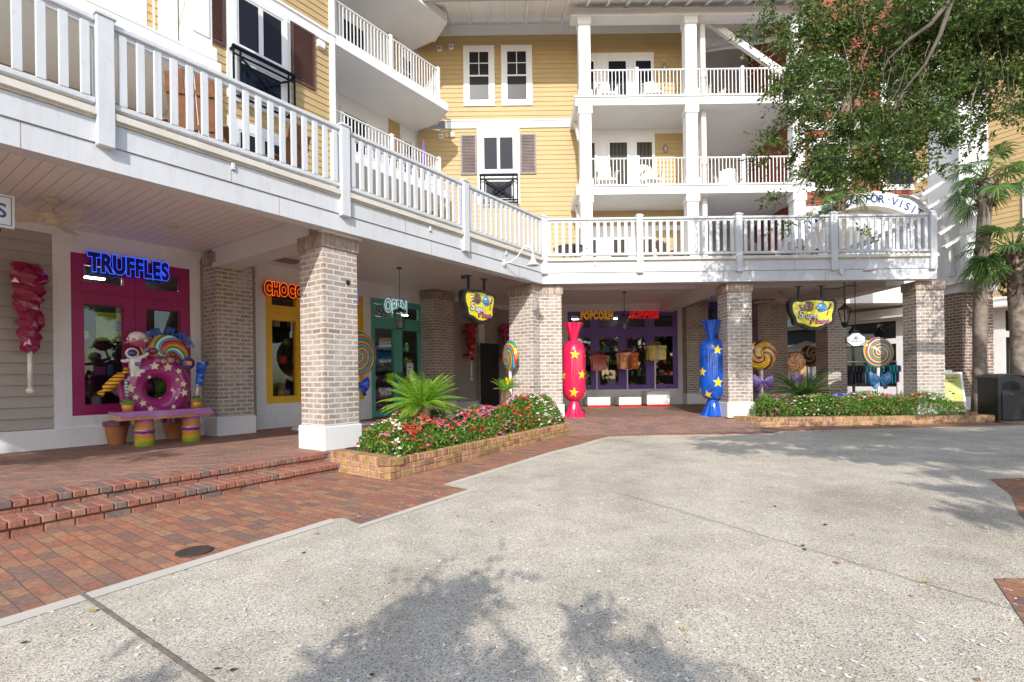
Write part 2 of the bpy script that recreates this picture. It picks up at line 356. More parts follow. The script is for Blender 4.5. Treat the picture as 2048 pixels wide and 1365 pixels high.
def npmesh(name, V, Fq, mat, parent=None, mi=None):         # numpy quads
    me = bpy.data.meshes.new(name); V = np.asarray(V, dtype=np.float32).reshape(-1, 3); Fq = np.asarray(Fq, dtype=np.int32)
    me.vertices.add(len(V)); me.vertices.foreach_set('co', V.ravel())
    k = Fq.shape[1]; me.loops.add(Fq.size); me.polygons.add(len(Fq)); me.loops.foreach_set('vertex_index', Fq.ravel())
    me.polygons.foreach_set('loop_start', np.arange(len(Fq)) * k)
    me.update(calc_edges=True)
    for m in (mat if isinstance(mat, list) else [mat]): me.materials.append(m)
    if mi is not None: me.polygons.foreach_set('material_index', mi)
    o = bpy.data.objects.new(name, me); C.objects.link(o); o.parent = parent; return o
def tag(o, label, cat, group=None, kind=None):
    if label: o['label'] = label
    if cat: o['category'] = cat
    if group: o['group'] = group
    if kind: o['kind'] = kind
    return o
def thing(name, label, cat, loc=(0, 0, 0), rz=0, group=None):
    o = bpy.data.objects.new(name, None); o.empty_display_size = .1; C.objects.link(o); o.location = loc; o.rotation_euler = (0, 0, rz)
    return tag(o, label, cat, group)
def wthing(name, label, cat, u, v, z, group=None, rz=0):
    x, y = wxy(u, v); return thing(name, label, cat, (x, y, z), WROT + rz, group)
def struct(o): o['kind'] = 'structure'; return o
def kids(o): return list(o.children)
def dup(o, loc, rz=None, label=None, parent=None):
    r = o.copy(); C.objects.link(r)
    if parent is not None: r.parent = parent
    if loc is not None: r.location = loc
    if rz is not None: r.rotation_euler = (0, 0, rz)
    if label: r['label'] = label
    for c in kids(o): dup(c, None, parent=r)
    return r
def text_me(name, txt, size, mat, parent, loc, ext=.01, off=0., sx=1., outline=0., rx=PI / 2, rz=0, shear=0., align='LEFT', spacing=1.):
    cu = bpy.data.curves.new('t', 'FONT'); cu.body = txt; cu.size = size; cu.align_x = align; cu.offset = off; cu.shear = shear; cu.space_character = spacing
    cu.resolution_u = 4
    if outline: cu.fill_mode = 'NONE'; cu.bevel_depth = outline; cu.bevel_resolution = 1
    else: cu.extrude = ext
    ob = bpy.data.objects.new('t', cu); C.objects.link(ob)
    dg = bpy.context.evaluated_depsgraph_get(); dg.update()
    me = bpy.data.meshes.new_from_object(ob.evaluated_get(dg)); bpy.data.objects.remove(ob); bpy.data.curves.remove(cu)
    me.name = name
    Mx = Matrix.Rotation(rz, 4, 'Z') @ Matrix.Rotation(rx, 4, 'X') @ Matrix.Diagonal((sx, 1, 1, 1)); me.transform(Mx)
    me.materials.clear(); me.materials.append(mat)
    o = bpy.data.objects.new(name, me); C.objects.link(o); o.parent = parent; o.location = loc; return o

# ------------------------------------------------------------------ camera, light, world
cam = bpy.data.cameras.new('camera'); co = bpy.data.objects.new('camera', cam); C.objects.link(co); sc.camera = co
cam.sensor_width = 36; cam.lens = 36 * F / 2048; cam.shift_y = 74.5 / 2048; cam.clip_end = 500; cam.clip_start = .05
cr, sr = math.cos(ROLL), math.sin(ROLL)
co.matrix_world = Matrix(((cr, sr, 0, 0), (0, 0, -1, 0), (-sr, cr, 0, CZ), (0, 0, 0, 1)))
SUNV = Vector((-.12, -1., .59)).normalized()
sl = bpy.data.lights.new('sun', 'SUN'); sl.energy = 2.4; sl.angle = math.radians(.45); sl.color = (1, .955, .89)
so = bpy.data.objects.new('sun', sl); C.objects.link(so); so.rotation_euler = SUNV.to_track_quat('Z', 'Y').to_euler(); so.location = (0, -20, 30)
wd = bpy.data.worlds.new('World'); sc.world = wd; wd.use_nodes = True
sk = wd.node_tree.nodes.new('ShaderNodeTexSky'); sk.sky_type = 'NISHITA'; sk.sun_disc = False
sk.sun_elevation = math.asin(SUNV.z); sk.sun_rotation = math.atan2(SUNV.x, SUNV.y)
bg = wd.node_tree.nodes['Background']; wd.node_tree.links.new(sk.outputs[0], bg.inputs[0]); bg.inputs[1].default_value = .15
sc.view_settings.view_transform = 'Standard'; sc.view_settings.look = 'None'; sc.view_settings.gamma = 1; sc.view_settings.exposure = .88
sc.cycles.max_bounces = 16; sc.cycles.diffuse_bounces = 8

# ------------------------------------------------------------------ ground
def grid_ground():
    b = MB(); xs = [-300, -60, -30, -20, -12, -8, -4, 0, 4, 8, 12, 16, 22, 40, 80, 300]; ys = [-300, -60, -30, -16, -8, -4, 0, 4, 8, 12, 16, 24, 40, 80, 300]
    ca, sa = math.cos(WROT), math.sin(WROT)
    for i in range(len(xs) - 1):
        for j in range(len(ys) - 1):
            q = [(xs[i], ys[j]), (xs[i + 1], ys[j]), (xs[i + 1], ys[j + 1]), (xs[i], ys[j + 1])]
            def z(p):
                x = max(-12, min(12, p[0])); y = max(-8, min(16, p[1])); return gz(x, y) - (.12 if p[1] > 12 or p[0] < -7 else 0)
            b.add([(p[0], p[1], z(p)) for p in q], [(0, 1, 2, 3)], 0, [[(p[0] * ca + p[1] * sa, -p[0] * sa + p[1] * ca) for p in q]])
    return struct(b.build('brick_paving', paver))
grid_ground()
def sheet(name, poly, mat, dz=.004, rot=0.):
    b = MB(); ca, sa = math.cos(rot), math.sin(rot)
    g = lambda x, y: .05 + .011 * (x + 4.1) + .0035 * (y - 4.1)
    b.add([(p[0], p[1], g(*p) + dz) for p in poly], [tuple(range(len(poly)))], 0, [[(p[0] * ca + p[1] * sa, -p[0] * sa + p[1] * ca) for p in poly]])
    return struct(b.build(name, mat))
edge = [(-7.6, -5.2), (-2.713, 2.713), (-2.5, 3.06), (-1.608, 4.529), (-1.50, 4.56), (-1.293, 4.326), (-.483, 5.594), (-.807, 5.862), (-.302, 6.697), (.597, 8.185), (1.166, 8.941), (1.56, 9.6), (1.887, 10.0), (2.4, 10.1), (3.9, 9.95), (5.0, 9.9), (5.3, 10.25), (8.026, 10.30), (11.9, 10.2)]
sheet('plaza', edge + [(11.9, -7.9), (-7.6, -7.9)], conc)
# smooth border along the edge of the aggregate
bp = MB()
def offs(path, o):
    out = []
    for i in range(len(path)):
        ds = []
        if i: ds.append((path[i][0] - path[i - 1][0], path[i][1] - path[i - 1][1]))
        if i < len(path) - 1: ds.append((path[i + 1][0] - path[i][0], path[i + 1][1] - path[i][1]))
        nx = sum(d[1] / math.hypot(*d) for d in ds); ny = sum(-d[0] / math.hypot(*d) for d in ds); l = math.hypot(nx, ny) or 1
        out.append((path[i][0] + nx / l * o, path[i][1] + ny / l * o))
    return out
e2 = offs(edge, .13)
g_ = lambda x, y: .05 + .011 * (x + 4.1) + .0035 * (y - 4.1)
for i in (0, 1, 2, 5, 7, 8, 9, 10, 11):
    q = [edge[i], e2[i], e2[i + 1], edge[i + 1]]
    bp.add([(p[0], p[1], g_(*p) + .008) for p in q], [(0, 1, 2, 3)])
struct(bp.build('plaza_border', concs))
for i, pl in enumerate([[(5.06, 5.47), (4.65, 4.82), (4.075, 4.145), (3.6, 3.4), (9, 3.4), (9, 5.6)], [(2.721, 2.923), (2.381, 2.41), (1.6, 1.2), (6, 1.2), (6, 2.75)]]):
    sheet('brick_inlay', pl, paver, .009, .6)
def joint(p0, p1, w_=.014):
    b = MB(); d = Vector((p1[0] - p0[0], p1[1] - p0[1], 0)).normalized(); nn = Vector((-d.y, d.x, 0)) * w_
    q = [(p0[0] - nn.x, p0[1] - nn.y), (p1[0] - nn.x, p1[1] - nn.y), (p1[0] + nn.x, p1[1] + nn.y), (p0[0] + nn.x, p0[1] + nn.y)]
    b.add([(p[0], p[1], g_(*p) + .012) for p in q], [(0, 1, 2, 3)]); return b
jm = paint('joint_filler', (.24, .205, .165), .9, .3, 20)
struct(joint((-2.56, 3.03), (-.5, 1.55), .011).build('plaza_joint', jm))
struct(joint((1.56, 9.6), (5.4, 5.9), .004).build('plaza_joint', jm)); struct(joint((1.0, 5.36), (3.0, 1.5), .003).build('plaza_joint', jm))
# shell chips and fallen leaves
def flakes(name, n, mats, smin, smax, kind):
    b = MB()
    for _ in range(n):
        Y = 1.6 + 9.5 * rng.random() ** 1.6; X = rng.uniform(-1.2, 1.05) * Y
        if X < -1.6 + (Y - 4.5) * .62 + .15: continue
        if Y > 9.8: continue
        s_ = rng.uniform(smin, smax); a = rng.uniform(0, 2 * PI); k = rng.randint(5, 7); cx = []
        if kind == 'shell':
            arc = rng.uniform(1.2, 4.5); r0 = s_; r1 = s_ * rng.uniform(.1, .6)
            out = [(r0 * math.cos(a + arc * t / k), r0 * math.sin(a + arc * t / k)) for t in range(k + 1)] + [(r1 * math.cos(a + arc * t / k), r1 * math.sin(a + arc * t / k)) for t in range(k, -1, -1)]
        else:
            out = [(s_ * math.cos(a + 2 * PI * t / 7) * (1.4 if t in (0, 3) else .7), s_ * math.sin(a + 2 * PI * t / 7)) for t in range(7)]
        z = g_(X, Y) + .0125
        n_ = len(out)
        if kind == 'shell':
            h = n_ // 2
            b.add([(X + p[0], Y + p[1], z) for p in out], [(i, i + 1, n_ - 2 - i, n_ - 1 - i) for i in range(h - 1)], rng.randrange(len(mats)))
        else: b.add([(X + p[0], Y + p[1], z + rng.uniform(0, .004)) for p in out], [tuple(range(n_))], rng.randrange(len(mats)))
    return b.build(name, mats)
tag(flakes('shell_fragments', 1500, [paint('shell_white', (.95, .94, .91), .5, .03)], .006, .017, 'shell'), 'white shell fragments set in the grey plaza concrete', 'shell fragments', kind='stuff')
tag(flakes('fallen_leaves', 90, [paint('dry_leaf', (.40, .20, .06), .7, .3), paint('dark_leaf', (.06, .045, .035), .8, .3), paint('yellow_leaf', (.55, .42, .10), .7, .2)], .009, .02, 'leaf'), 'small dry leaves scattered over the plaza concrete', 'fallen leaves', kind='stuff')

# raised arcade walk
b = MB(WING)
b.add([(-4, -.28, .30), (4.3, .02, .30), (4.3, 5.2, .30), (-4, 5.2, .30)], [(0, 1, 2, 3)])
b.add([(4.3, .02, .30), (9.82, .02, .35), (9.82, 5.2, .35), (4.3, 5.2, .30)], [(0, 1, 2, 3)])
struct(b.build('arcade_walk', paver2))
b = MB()
x0, y0 = wxy(9.82, .02); x1, y1 = wxy(9.82, 5.2)
b.add([(x0, y0, .35), (1.0, 12.2, .35), (24, 12.2, .35), (24, 34, .35), (-6, 34, .35), (x1, y1, .35)], [(0, 1, 2, 3, 4, 5)])
b.add([(1.12, 10.35, gz(1.1, 10.35) + .001), (5.3, 10.35, gz(5.3, 10.35) + .001), (5.1, 12.2, .35), (1.0, 12.2, .35)], [(0, 1, 2, 3)])
b.add([(10.2, 10.5, gz(10.2, 10.5) + .002), (24, 10.5, .30), (24, 12.2, .35), (10.2, 12.2, .35)], [(0, 1, 2, 3)])
struct(b.build('arcade_floor', paver2))
b = MB(WING); b.prism([(-3.9, .0), (4.66, .03), (4.66, .8), (-3.9, .8)], -.1, .294); struct(b.build('walk_foundation', dmortar))
# brick steps, real bricks
def brickrow(b, p0, p1, z0, z1, width, depth, gap=.005, nm=4, jit=.003, back=0.):
    L = math.hypot(p1[0] - p0[0], p1[1] - p0[1]); n = max(1, int(round(L / (width + gap)))); st = L / n
    M0 = Matrix.Translation((p0[0], p0[1], 0)) @ Matrix.Rotation(math.atan2(p1[1] - p0[1], p1[0] - p0[0]), 4, 'Z')
    for i in range(n):
        b.M = M0 @ Matrix.Translation((i * st + st / 2, 0, 0)) @ Matrix.Rotation(rng.uniform(-.012, .012), 4, 'Z')
        j = rng.uniform(-jit, jit); w_ = st / 2 - gap / 2
        b.bbox(-w_, w_, j, depth + j, z0 + rng.uniform(-.002, .002), z1 + rng.uniform(-.002, .002), min(.009, (z1 - z0) * .15), rng.randrange(nm) if rng.random() > .25 else 0)
    b.M = None
st = thing('brick_steps', 'two long weathered red brick steps up to the arcade walk', 'steps', (*wxy(-3.9, -.3), .05), 0)
inv = Matrix.Translation(tuple(-c for c in (*wxy(-3.9, -.3), .05)))
for k, (va, vb, zt, zb) in enumerate(((-.29, .01, .30, .18), (-.64, -.30, .19, .05))):
    b = MB(inv)
    pa, pb = wxy(-3.9, va - .12), wxy(4.24, vb - .0)
    pb = wxy(4.24 if k == 0 else 4.37, vb)
    brickrow(b, pa, pb, zt - .062, zt + .004, .098, .205); brickrow(b, wxy(-3.9, va + .092), wxy(4.24 if k == 0 else 4.37, vb + .212), zt - .062, zt + .004, .098, .125)
    pa2, pb2 = wxy(-3.9, va - .10), wxy(4.24 if k == 0 else 4.37, vb + .02)
    brickrow(b, pa2, pb2, zb - .05, zt - .070, .205, .25)
    d = 5
    b.build('step', brick_set, st)
    bm = MB(inv); q = [wxy(-3.9, va - .08), wxy(4.24 if k == 0 else 4.37, vb + .035), wxy(4.24, vb + .31), wxy(-3.9, va + .22)]
    bm.prism(q, zb - .05, zt - .004); bm.build('mortar_bed', dmortar, st)

# ------------------------------------------------------------------ planters
def planter(name, label, path, ztop, zbot, fill, courses, depth=.22):
    o = thing(name, label, 'planter', (path[0][0], path[0][1], 0)); iv = Matrix.Translation((-path[0][0], -path[0][1], 0))
    b = MB(iv); rev = path
    for i in range(len(path) - 1):
        p, q = path[i], path[i + 1]
        if callable(ztop): zt = ztop(*[(p[k] + q[k]) / 2 for k in (0, 1)])
        else: zt = ztop
        brickrow(b, p, q, zt - .095, zt, .065, depth, .007)
        for c in range(courses):
            brickrow(b, p, q, zt - .10 - .078 * (c + 1) + .006, zt - .10 - .078 * c, .205, .1, .009, jit=.003)
    b.build('brick_wall', tan_set, o)
    b = MB(iv); b.sweep(path, [(-.012, zbot), (-.012, (ztop if not callable(ztop) else ztop(0, 9)) - .006), (-.19, (ztop if not callable(ztop) else ztop(0, 9)) - .006), (-.19, zbot)]); b.build('mortar_core', mortar, o)
    b = MB(iv); b.add([(p[0], p[1], ztop - .03 if not callable(ztop) else .31) for p in fill], [tuple(range(len(fill)))]); b.build('soil', soil, o)
    return o
PA, PB, PC, PD = (-1.483, 6.19), (-2.50, 7.03), (1.2, 10.79), (.95, 11.62)
def lpl(x, y): return .335
planter('brick_planter', 'long low tan brick planter with pink and red flowers beside the corner pillar', [PB, PA, PC, (1.02, 11.7)], .345, .0, [(-1.5, 6.45), (1.0, 10.8), (.85, 11.5), wxy(9.6, .7), wxy(5.0, .7), (-2.3, 7.15)], 3)
planter('brick_planter', 'low tan brick planter between the right hand pillars beside the black bin', [(5.0, 11.80), (5.32, 11.07), (10.25, 10.93), (10.3, 11.5)], .385, .0, [(5.2, 11.6), (5.45, 11.2), (10.1, 11.1), (10.1, 12.9), (5.2, 12.9)], 2)

# ------------------------------------------------------------------ brick pillars
def pillar(name, label, cx, cy, rz, w_, d_, z0, z1, plinth=.35, mat=None, group='brick pillars of the arcade', cap=True, ledge=True):
    o = thing(name, label, 'pillar', (cx, cy, z0), rz, group)
    h = z1 - z0; b = MB(); b.box(-w_ / 2, w_ / 2, -d_ / 2, d_ / 2, plinth, h - .005); b.build('shaft', mat or pillarbrick, o)
    b = MB(); e = .035; b.bbox(-w_ / 2 - e, w_ / 2 + e, -d_ / 2 - e, d_ / 2 + e, 0, plinth, .012); b.build('plinth', white, o)
    if cap:
        b = MB(); e = .028
        for (p, q) in (((-w_ / 2 - e, -d_ / 2 - e), (w_ / 2 + e, -d_ / 2 - e)), ((w_ / 2 + e, -d_ / 2 - e), (w_ / 2 + e, d_ / 2 + e)), ((w_ / 2 + e, d_ / 2 + e), (-w_ / 2 - e, d_ / 2 + e)), ((-w_ / 2 - e, d_ / 2 + e), (-w_ / 2 - e, -d_ / 2 - e))):
            brickrow(b, p, q, h - .215, h - .012, .062, .09, .01, 3)
        b.build('capital', cap_set, o)
        b = MB(); b.box(-w_ / 2 - .015, w_ / 2 + .015, -d_ / 2 - .015, d_ / 2 + .015, h - .21, h - .013); b.build('capital_mortar', mortar, o)
    return o
def wpillar(label, u0, u1, v0, v1, z0=.30, z1=3.42, **k):
    x, y = wxy((u0 + u1) / 2, (v0 + v1) / 2); return pillar('brick_pillar', label, x, y, WROT, u1 - u0, v1 - v0, z0, z1, **k)
p2 = wpillar('large whitewashed brick pillar at the top of the steps, nearest the camera', 4.33, 4.91, .19, .77)
b = MB(); b.box(-.34, .34, -.35, -.27, 3.10, 3.135); b.build('ledge', white, p2)
pb = MB(); pb.lathe([(.0, 0), (.035, .0), (.035, .012), (0, .014)], 14); o_ = pb.build('junction_box', blackm, p2, True); o_.location = (.12, -.292, 2.45); o_.rotation_euler = (PI / 2, 0, 0)
wpillar('brick pilaster against the wall between the magenta and yellow windows', 4.47, 5.13, 3.70, 4.26, z1=3.72)
wpillar('brick pilaster against the wall just right of the teal doors', 10.10, 10.90, 3.70, 4.26, z0=.33, z1=3.74)
# angled pillar at the bend
bpts = [wxy(9.60, .80), wxy(9.60, .14), (.655, 11.75), (1.15, 11.75), (1.15, 12.35), (.3, 12.35)]
o = thing('brick_pillar', 'angled brick pillar where the terrace bends, left of the pink candy', 'pillar', (.7, 12, .34), 0, 'brick pillars of the arcade')
iv = Matrix.Translation((-.7, -12, -.34))
def polyoff(p, e):
    cx = sum(q[0] for q in p) / len(p); cy = sum(q[1] for q in p) / len(p)
    return [(cx + (q[0] - cx) * (1 + e), cy + (q[1] - cy) * (1 + e)) for q in p]
def wallsheet(b, pts, z0, z1):
    L = 0
    for i in range(len(pts)):
        p, q = pts[i], pts[(i + 1) % len(pts)]; l = math.hypot(q[0] - p[0], q[1] - p[1])
        b.add([(p[0], p[1], z0), (q[0], q[1], z0), (q[0], q[1], z1), (p[0], p[1], z1)], [(0, 1, 2, 3)], 0, [[(L, z0), (L + l, z0), (L + l, z1), (L, z1)]]); L += l
b = MB(iv); wallsheet(b, bpts, .6, 3.415); b.build('shaft', pillarbrick, o)
b = MB(iv); b.prism(polyoff(bpts, .07), .33, .69); b.build('plinth', white, o)
b = MB(iv); cp = polyoff(bpts, .07)
for i in range(4): brickrow(b, cp[i], cp[i + 1], 3.20, 3.405, .062, .08, .01, 3)
b.build('capital', cap_set, o)
b = MB(iv); b.prism(polyoff(bpts, .04), 3.205, 3.40); b.build('capital_mortar', mortar, o)
pillar('brick_pillar', 'brick pillar behind the blue candy at the left end of the right hand planter', 5.22, 12.05, 0, .56, .56, .33, 3.42)
pillar('brick_pillar', 'brick pillar at the right end of the terrace beside the folding sandwich board', 9.62, 12.03, 0, .64, .42, .33, 3.42)
pillar('brick_pilaster', 'brick pilaster against the wall right of the purple window', 6.08, 17.08, 0, .70, .5, .37, 3.77)
pillar('brick_pillar', 'brick pillar deep in the passage behind the yellow and purple lollipop', 8.45, 17.0, 0, .95, .7, .35, 3.78)
pillar('brick_pillar', 'brick pillar in the passage behind the right hand hanging sign', 9.55, 15.4, 0, .56, .6, .35, 3.78)
# stair tower base (brick) with white pier above
o = thing('corner_tower', 'white panelled pier on a red brick base with a curved bracket beside the palms', 'tower', (11.75, 13.6, .33))
b = MB(); b.box(-.38, .42, -.6, .5, .35, 3.0); b.build('brick_base', redwash, o)
b = MB(); b.box(-.42, .46, -.64, .54, 0, .35); b.build('plinth', white, o)
b = MB(); b.box(-.42, .5, -.65, .55, 3.0, 3.22); b.box(-.5, .62, -.75, .6, 3.22, 3.3); b.build('cornice', white, o)
b = MB(); b.box(-.30, .38, -.5, .45, 3.3, 8.6); b.box(-.33, -.2, -.53, -.49, 3.45, 8.2); b.box(.26, .41, -.53, -.49, 3.45, 8.2); b.build('pier', white, o)
b = MB(); pts = [(-.31, 3.35)]; 
arc_o = [(-.31 - 1.25 * (1 - math.cos(a)), 3.45 + 2.1 * math.sin(a)) for a in [i * PI / 2 / 12 for i in range(13)]]
arc_i = [(p[0] - .13, p[1] + .02) for p in arc_o]
b.xprism(arc_o + arc_i[::-1], -.36, -.2); b.build('curved_bracket', white, o)
b = MB()
for i in range(6):
    z = 4.35 + i * .33; b.M = Matrix.Translation((-.45 - .14 * i, -.5, z)) @ Matrix.Rotation(-.55, 4, 'Y'); b.box(-.45, .25, -.18, -.05, -.035, .035); b.M = None
b.build('trellis_slats', white, o)

# ------------------------------------------------------------------ terrace over the arcade
tz = 3.93
ter = thing('terrace', 'white terrace with picket railing running over the shop arcade', 'terrace', (0, 0, 0))
Wa = wxy(-3.2, 0); Bp = (BX, BY); Re = (9.62, BY)
path = [Wa, Bp, Re]
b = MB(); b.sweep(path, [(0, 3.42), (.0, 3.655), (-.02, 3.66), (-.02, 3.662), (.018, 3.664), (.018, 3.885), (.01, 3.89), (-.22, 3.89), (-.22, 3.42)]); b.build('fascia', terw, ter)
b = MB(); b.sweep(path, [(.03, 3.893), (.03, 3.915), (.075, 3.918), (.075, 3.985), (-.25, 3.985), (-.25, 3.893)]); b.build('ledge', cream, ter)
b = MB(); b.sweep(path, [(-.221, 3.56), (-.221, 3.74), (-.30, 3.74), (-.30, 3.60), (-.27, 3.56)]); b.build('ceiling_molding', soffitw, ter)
b = MB(WING); b.add([(-3.2, .2, 3.76), (9.82, .2, 3.76), (14.6, 4.6, 3.76), (-3.2, 4.6, 3.76)], [(3, 2, 1, 0)]); b.build('ceiling', ceilm, ter)
b = MB(); b.add([(.8, 11.8, 3.763), (9.62, 11.8, 3.763), (9.62, 18.0, 3.763), (-.1, 18.0, 3.763)], [(3, 2, 1, 0)]); b.build('ceiling', ceilm, ter)
b = MB(); b.prism([wxy(-3.2, .2), (BX, BY + .2), (9.6, BY + .2), (9.6, 18.2), (-.6, 18.2), wxy(14, 5.6), wxy(-3.2, 5.6)], 3.80, 3.88); b.build('deck_floor', greyw, ter)
b = MB(WING); b.box(4.45, 4.85, .7, 3.8, 3.42, 3.757); b.build('ceiling_beam', soffitw, ter)
b = MB(); b.box(5.0, 5.4, 12.3, 17.4, 3.45, 3.76); b.build('ceiling_beam', soffitw, ter)
b = MB(); b.box(9.1, 9.55, 12.5, 17.8, 3.42, 3.757); b.build('ceiling_beam', soffitw, ter)
b = MB(); b.box(.6, 9.2, 13.9, 14.1, 3.66, 3.758) ; b.build('ceiling_beam', soffitw, ter)
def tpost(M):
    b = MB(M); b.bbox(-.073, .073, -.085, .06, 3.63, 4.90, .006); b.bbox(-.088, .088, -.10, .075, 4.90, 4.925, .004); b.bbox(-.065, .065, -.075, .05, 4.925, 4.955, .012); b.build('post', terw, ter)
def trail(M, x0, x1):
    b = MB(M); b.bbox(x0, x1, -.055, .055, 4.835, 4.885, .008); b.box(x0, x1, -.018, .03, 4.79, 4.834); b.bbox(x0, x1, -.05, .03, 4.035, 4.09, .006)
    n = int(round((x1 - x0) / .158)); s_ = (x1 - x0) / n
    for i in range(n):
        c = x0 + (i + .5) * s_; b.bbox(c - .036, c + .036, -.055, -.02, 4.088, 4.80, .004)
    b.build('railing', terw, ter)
us = [-.95, 1.765, 4.54, 7.14]
for u in us: tpost(WING @ Matrix.Translation((u, 0, 0)))
ue = 9.823
lst = us + [ue]
for a_, b_ in zip(lst[:-1], lst[1:]): trail(WING, a_ + .073, b_ - .06 if b_ == ue else b_ - .073)
FR = Matrix.Translation((0, BY, 0))
xs_ = [BX, 2.91, 5.14, 7.27, 9.5]
tpost(Matrix.Translation((BX + .01, BY - .01, 0)) @ Matrix.Rotation(WROT / 2, 4, 'Z'))
for x in xs_[1:]: tpost(Matrix.Translation((x, BY, 0)))
for a_, b_ in zip(xs_[:-1], xs_[1:]): trail(FR, a_ + .075, b_ - .073)
trail(Matrix.Translation((9.5, BY, 0)) @ Matrix.Rotation(PI / 2, 4, 'Z'), .07, 5.8)
for M_, x in ((WING, 3.0), (WING, 6.25), (WING, 8.4), (FR, 1.9)):
    b = MB(M_); b.bbox(x - .025, x + .025, -.045, -.018, 3.80, 3.9, .01); b.build('sensor_cover', terw, ter)

for u in (.55, 2.98, 5.7, 8.3):
    b = MB(WING); b.box(u - .0025, u + .0025, -.0205, -.01, 3.666, 3.884); b.box(u + .6, u + .6045, -.002, .01, 3.421, 3.652); b.build('board_joint', dmortar, ter)
for u in (2.2, 4.1, 6.4, 8.6):
    b = MB(); b.box(u - .003, u + .003, BY - .0205, BY - .01, 3.666, 3.884); b.box(u + .7, u + .706, BY - .002, BY + .01, 3.421, 3.652); b.build('board_joint', dmortar, ter)
# ------------------------------------------------------------------ wall helpers
def siding(b, x0, x1, z0, z1, y=0., h=.165, lip=.018, step=None):
    n = max(1, int(math.ceil((z1 - z0) / h - 1e-6)))
    for i in range(n):
        a = z0 + i * h; c = min(z1, a + h)
        b.add([(x0, y - lip, a), (x1, y - lip, a), (x1, y, c), (x0, y, c)], [(0, 1, 2, 3)])
        b.add([(x0, y, a), (x1, y, a), (x1, y - lip, a), (x0, y - lip, a)], [(0, 1, 2, 3)])
def frame(b, x0, x1, z0, z1, w_, y0, y1, bot=None, mi=0):
    bot = w_ if bot is None else bot
    b.box(x0, x0 + w_, y0, y1, z0, z1, mi); b.box(x1 - w_, x1, y0, y1, z0, z1, mi)
    b.box(x0 + w_, x1 - w_, y0, y1, z1 - w_, z1, mi); b.box(x0 + w_, x1 - w_, y0, y1, z0, z0 + bot, mi)
def window(parent, x0, x1, z0, z1, y, kind='sash', trim=.14, pm=None, name='window'):
    b = MB(); frame(b, x0, x1, z0, z1, trim, y - .05, y); fx0, fx1, fz0, fz1 = x0 + trim, x1 - trim, z0 + trim, z1 - trim
    b.box(x0 - .02, x1 + .02, y - .075, y - .05, z0 + trim - .03, z0 + trim)
    frame(b, fx0, fx1, fz0, fz1, .045, y - .035, y - .002); m = (fz0 + fz1) / 2; cx = (fx0 + fx1) / 2
    if kind == 'sash':
        b.box(fx0, fx1, y - .04, y - .006, m - .025, m + .025)
        b.box(cx - .014, cx + .014, y - .032, y - .006, m, fz1); q = (m + fz1) / 2; b.box(fx0, fx1, y - .031, y - .006, q - .014, q + .014)
    elif kind == 'pair': b.box(cx - .05, cx + .05, y - .04, y - .006, fz0, fz1)
    o = b.build(name, whiteb, parent)
    b = MB(); b.add([(fx0 + .03, y - .018, fz0 + .03), (fx1 - .03, y - .018, fz0 + .03), (fx1 - .03, y - .018, fz1 - .03), (fx0 + .03, y - .018, fz1 - .03)], [(0, 1, 2, 3)])
    b.build('pane', pm or pane, o); return o
def shutter(parent, x0, x1, z0, z1, y, mat):
    b = MB(); frame(b, x0, x1, z0, z1, .055, y - .05, y - .01); n = int((z1 - z0 - .11) / .052)
    for i in range(n):
        z = z0 + .06 + i * .052; b.add([(x0 + .05, y - .045, z), (x1 - .05, y - .045, z), (x1 - .05, y - .02, z + .052), (x0 + .05, y - .02, z + .052)], [(0, 1, 2, 3)])
        b.add([(x0 + .05, y - .02, z), (x1 - .05, y - .02, z), (x1 - .05, y - .045, z), (x0 + .05, y - .045, z)], [(0, 1, 2, 3)])
    return b.build('shutter', mat, parent)
def juliet(parent, x0, x1, z0, z1, y, mat):
    b = MB(); r = .02
    for z in (z1, z1 - .13, z0, z0 + .10): b.box(x0, x1, y - .20, y - .17, z - r, z + r)
    b.box(x0 - .03, x1 + .03, y - .215, y - .16, z1, z1 + .05)
    for x in (x0, x0 + .15, x1 - .15, x1): b.box(x - r, x + r, y - .198, y - .172, z0, z1)
    cx, cz = (x0 + x1) / 2, (z0 + z1) / 2
    for s_ in (-1, 1):
        for dx in (0, .03):
            b.tube([(x0 + .15 + dx, y - .185, cz - s_ * (z1 - z0) * .34), (x1 - .15 + dx, y - .185, cz + s_ * (z1 - z0) * .34)], .02, 4)
    q = [(cx, cz + .16), (cx + .22, cz), (cx, cz - .16), (cx - .22, cz)]
    for i in range(4): b.tube([(q[i][0], y - .185, q[i][1]), (q[(i + 1) % 4][0], y - .185, q[(i + 1) % 4][1])], .02, 4)
    for x in (x0, x1): b.box(x - r, x + r, y - .2, y, z1 - .02, z1 + .02); b.box(x - r, x + r, y - .2, y, z0 - .02, z0 + .02)
    return b.build('juliet_rail', mat, parent)
def thinrail(b, x0, x1, z0, z1, y, sp=.115, r=.011, posts=()):
    b.bbox(x0, x1, y - .03, y + .03, z1 - .04, z1, .008); b.box(x0, x1, y - .02, y + .02, z0, z0 + .035)
    n = int((x1 - x0) / sp); s_ = (x1 - x0) / max(1, n)
    for i in range(1, n): b.box(x0 + i * s_ - r, x0 + i * s_ + r, y - r, y + r, z0 + .035, z1 - .04)
    for p in posts: b.bbox(p - .05, p + .05, y - .05, y + .05, z0 - .06, z1 + .06, .01)

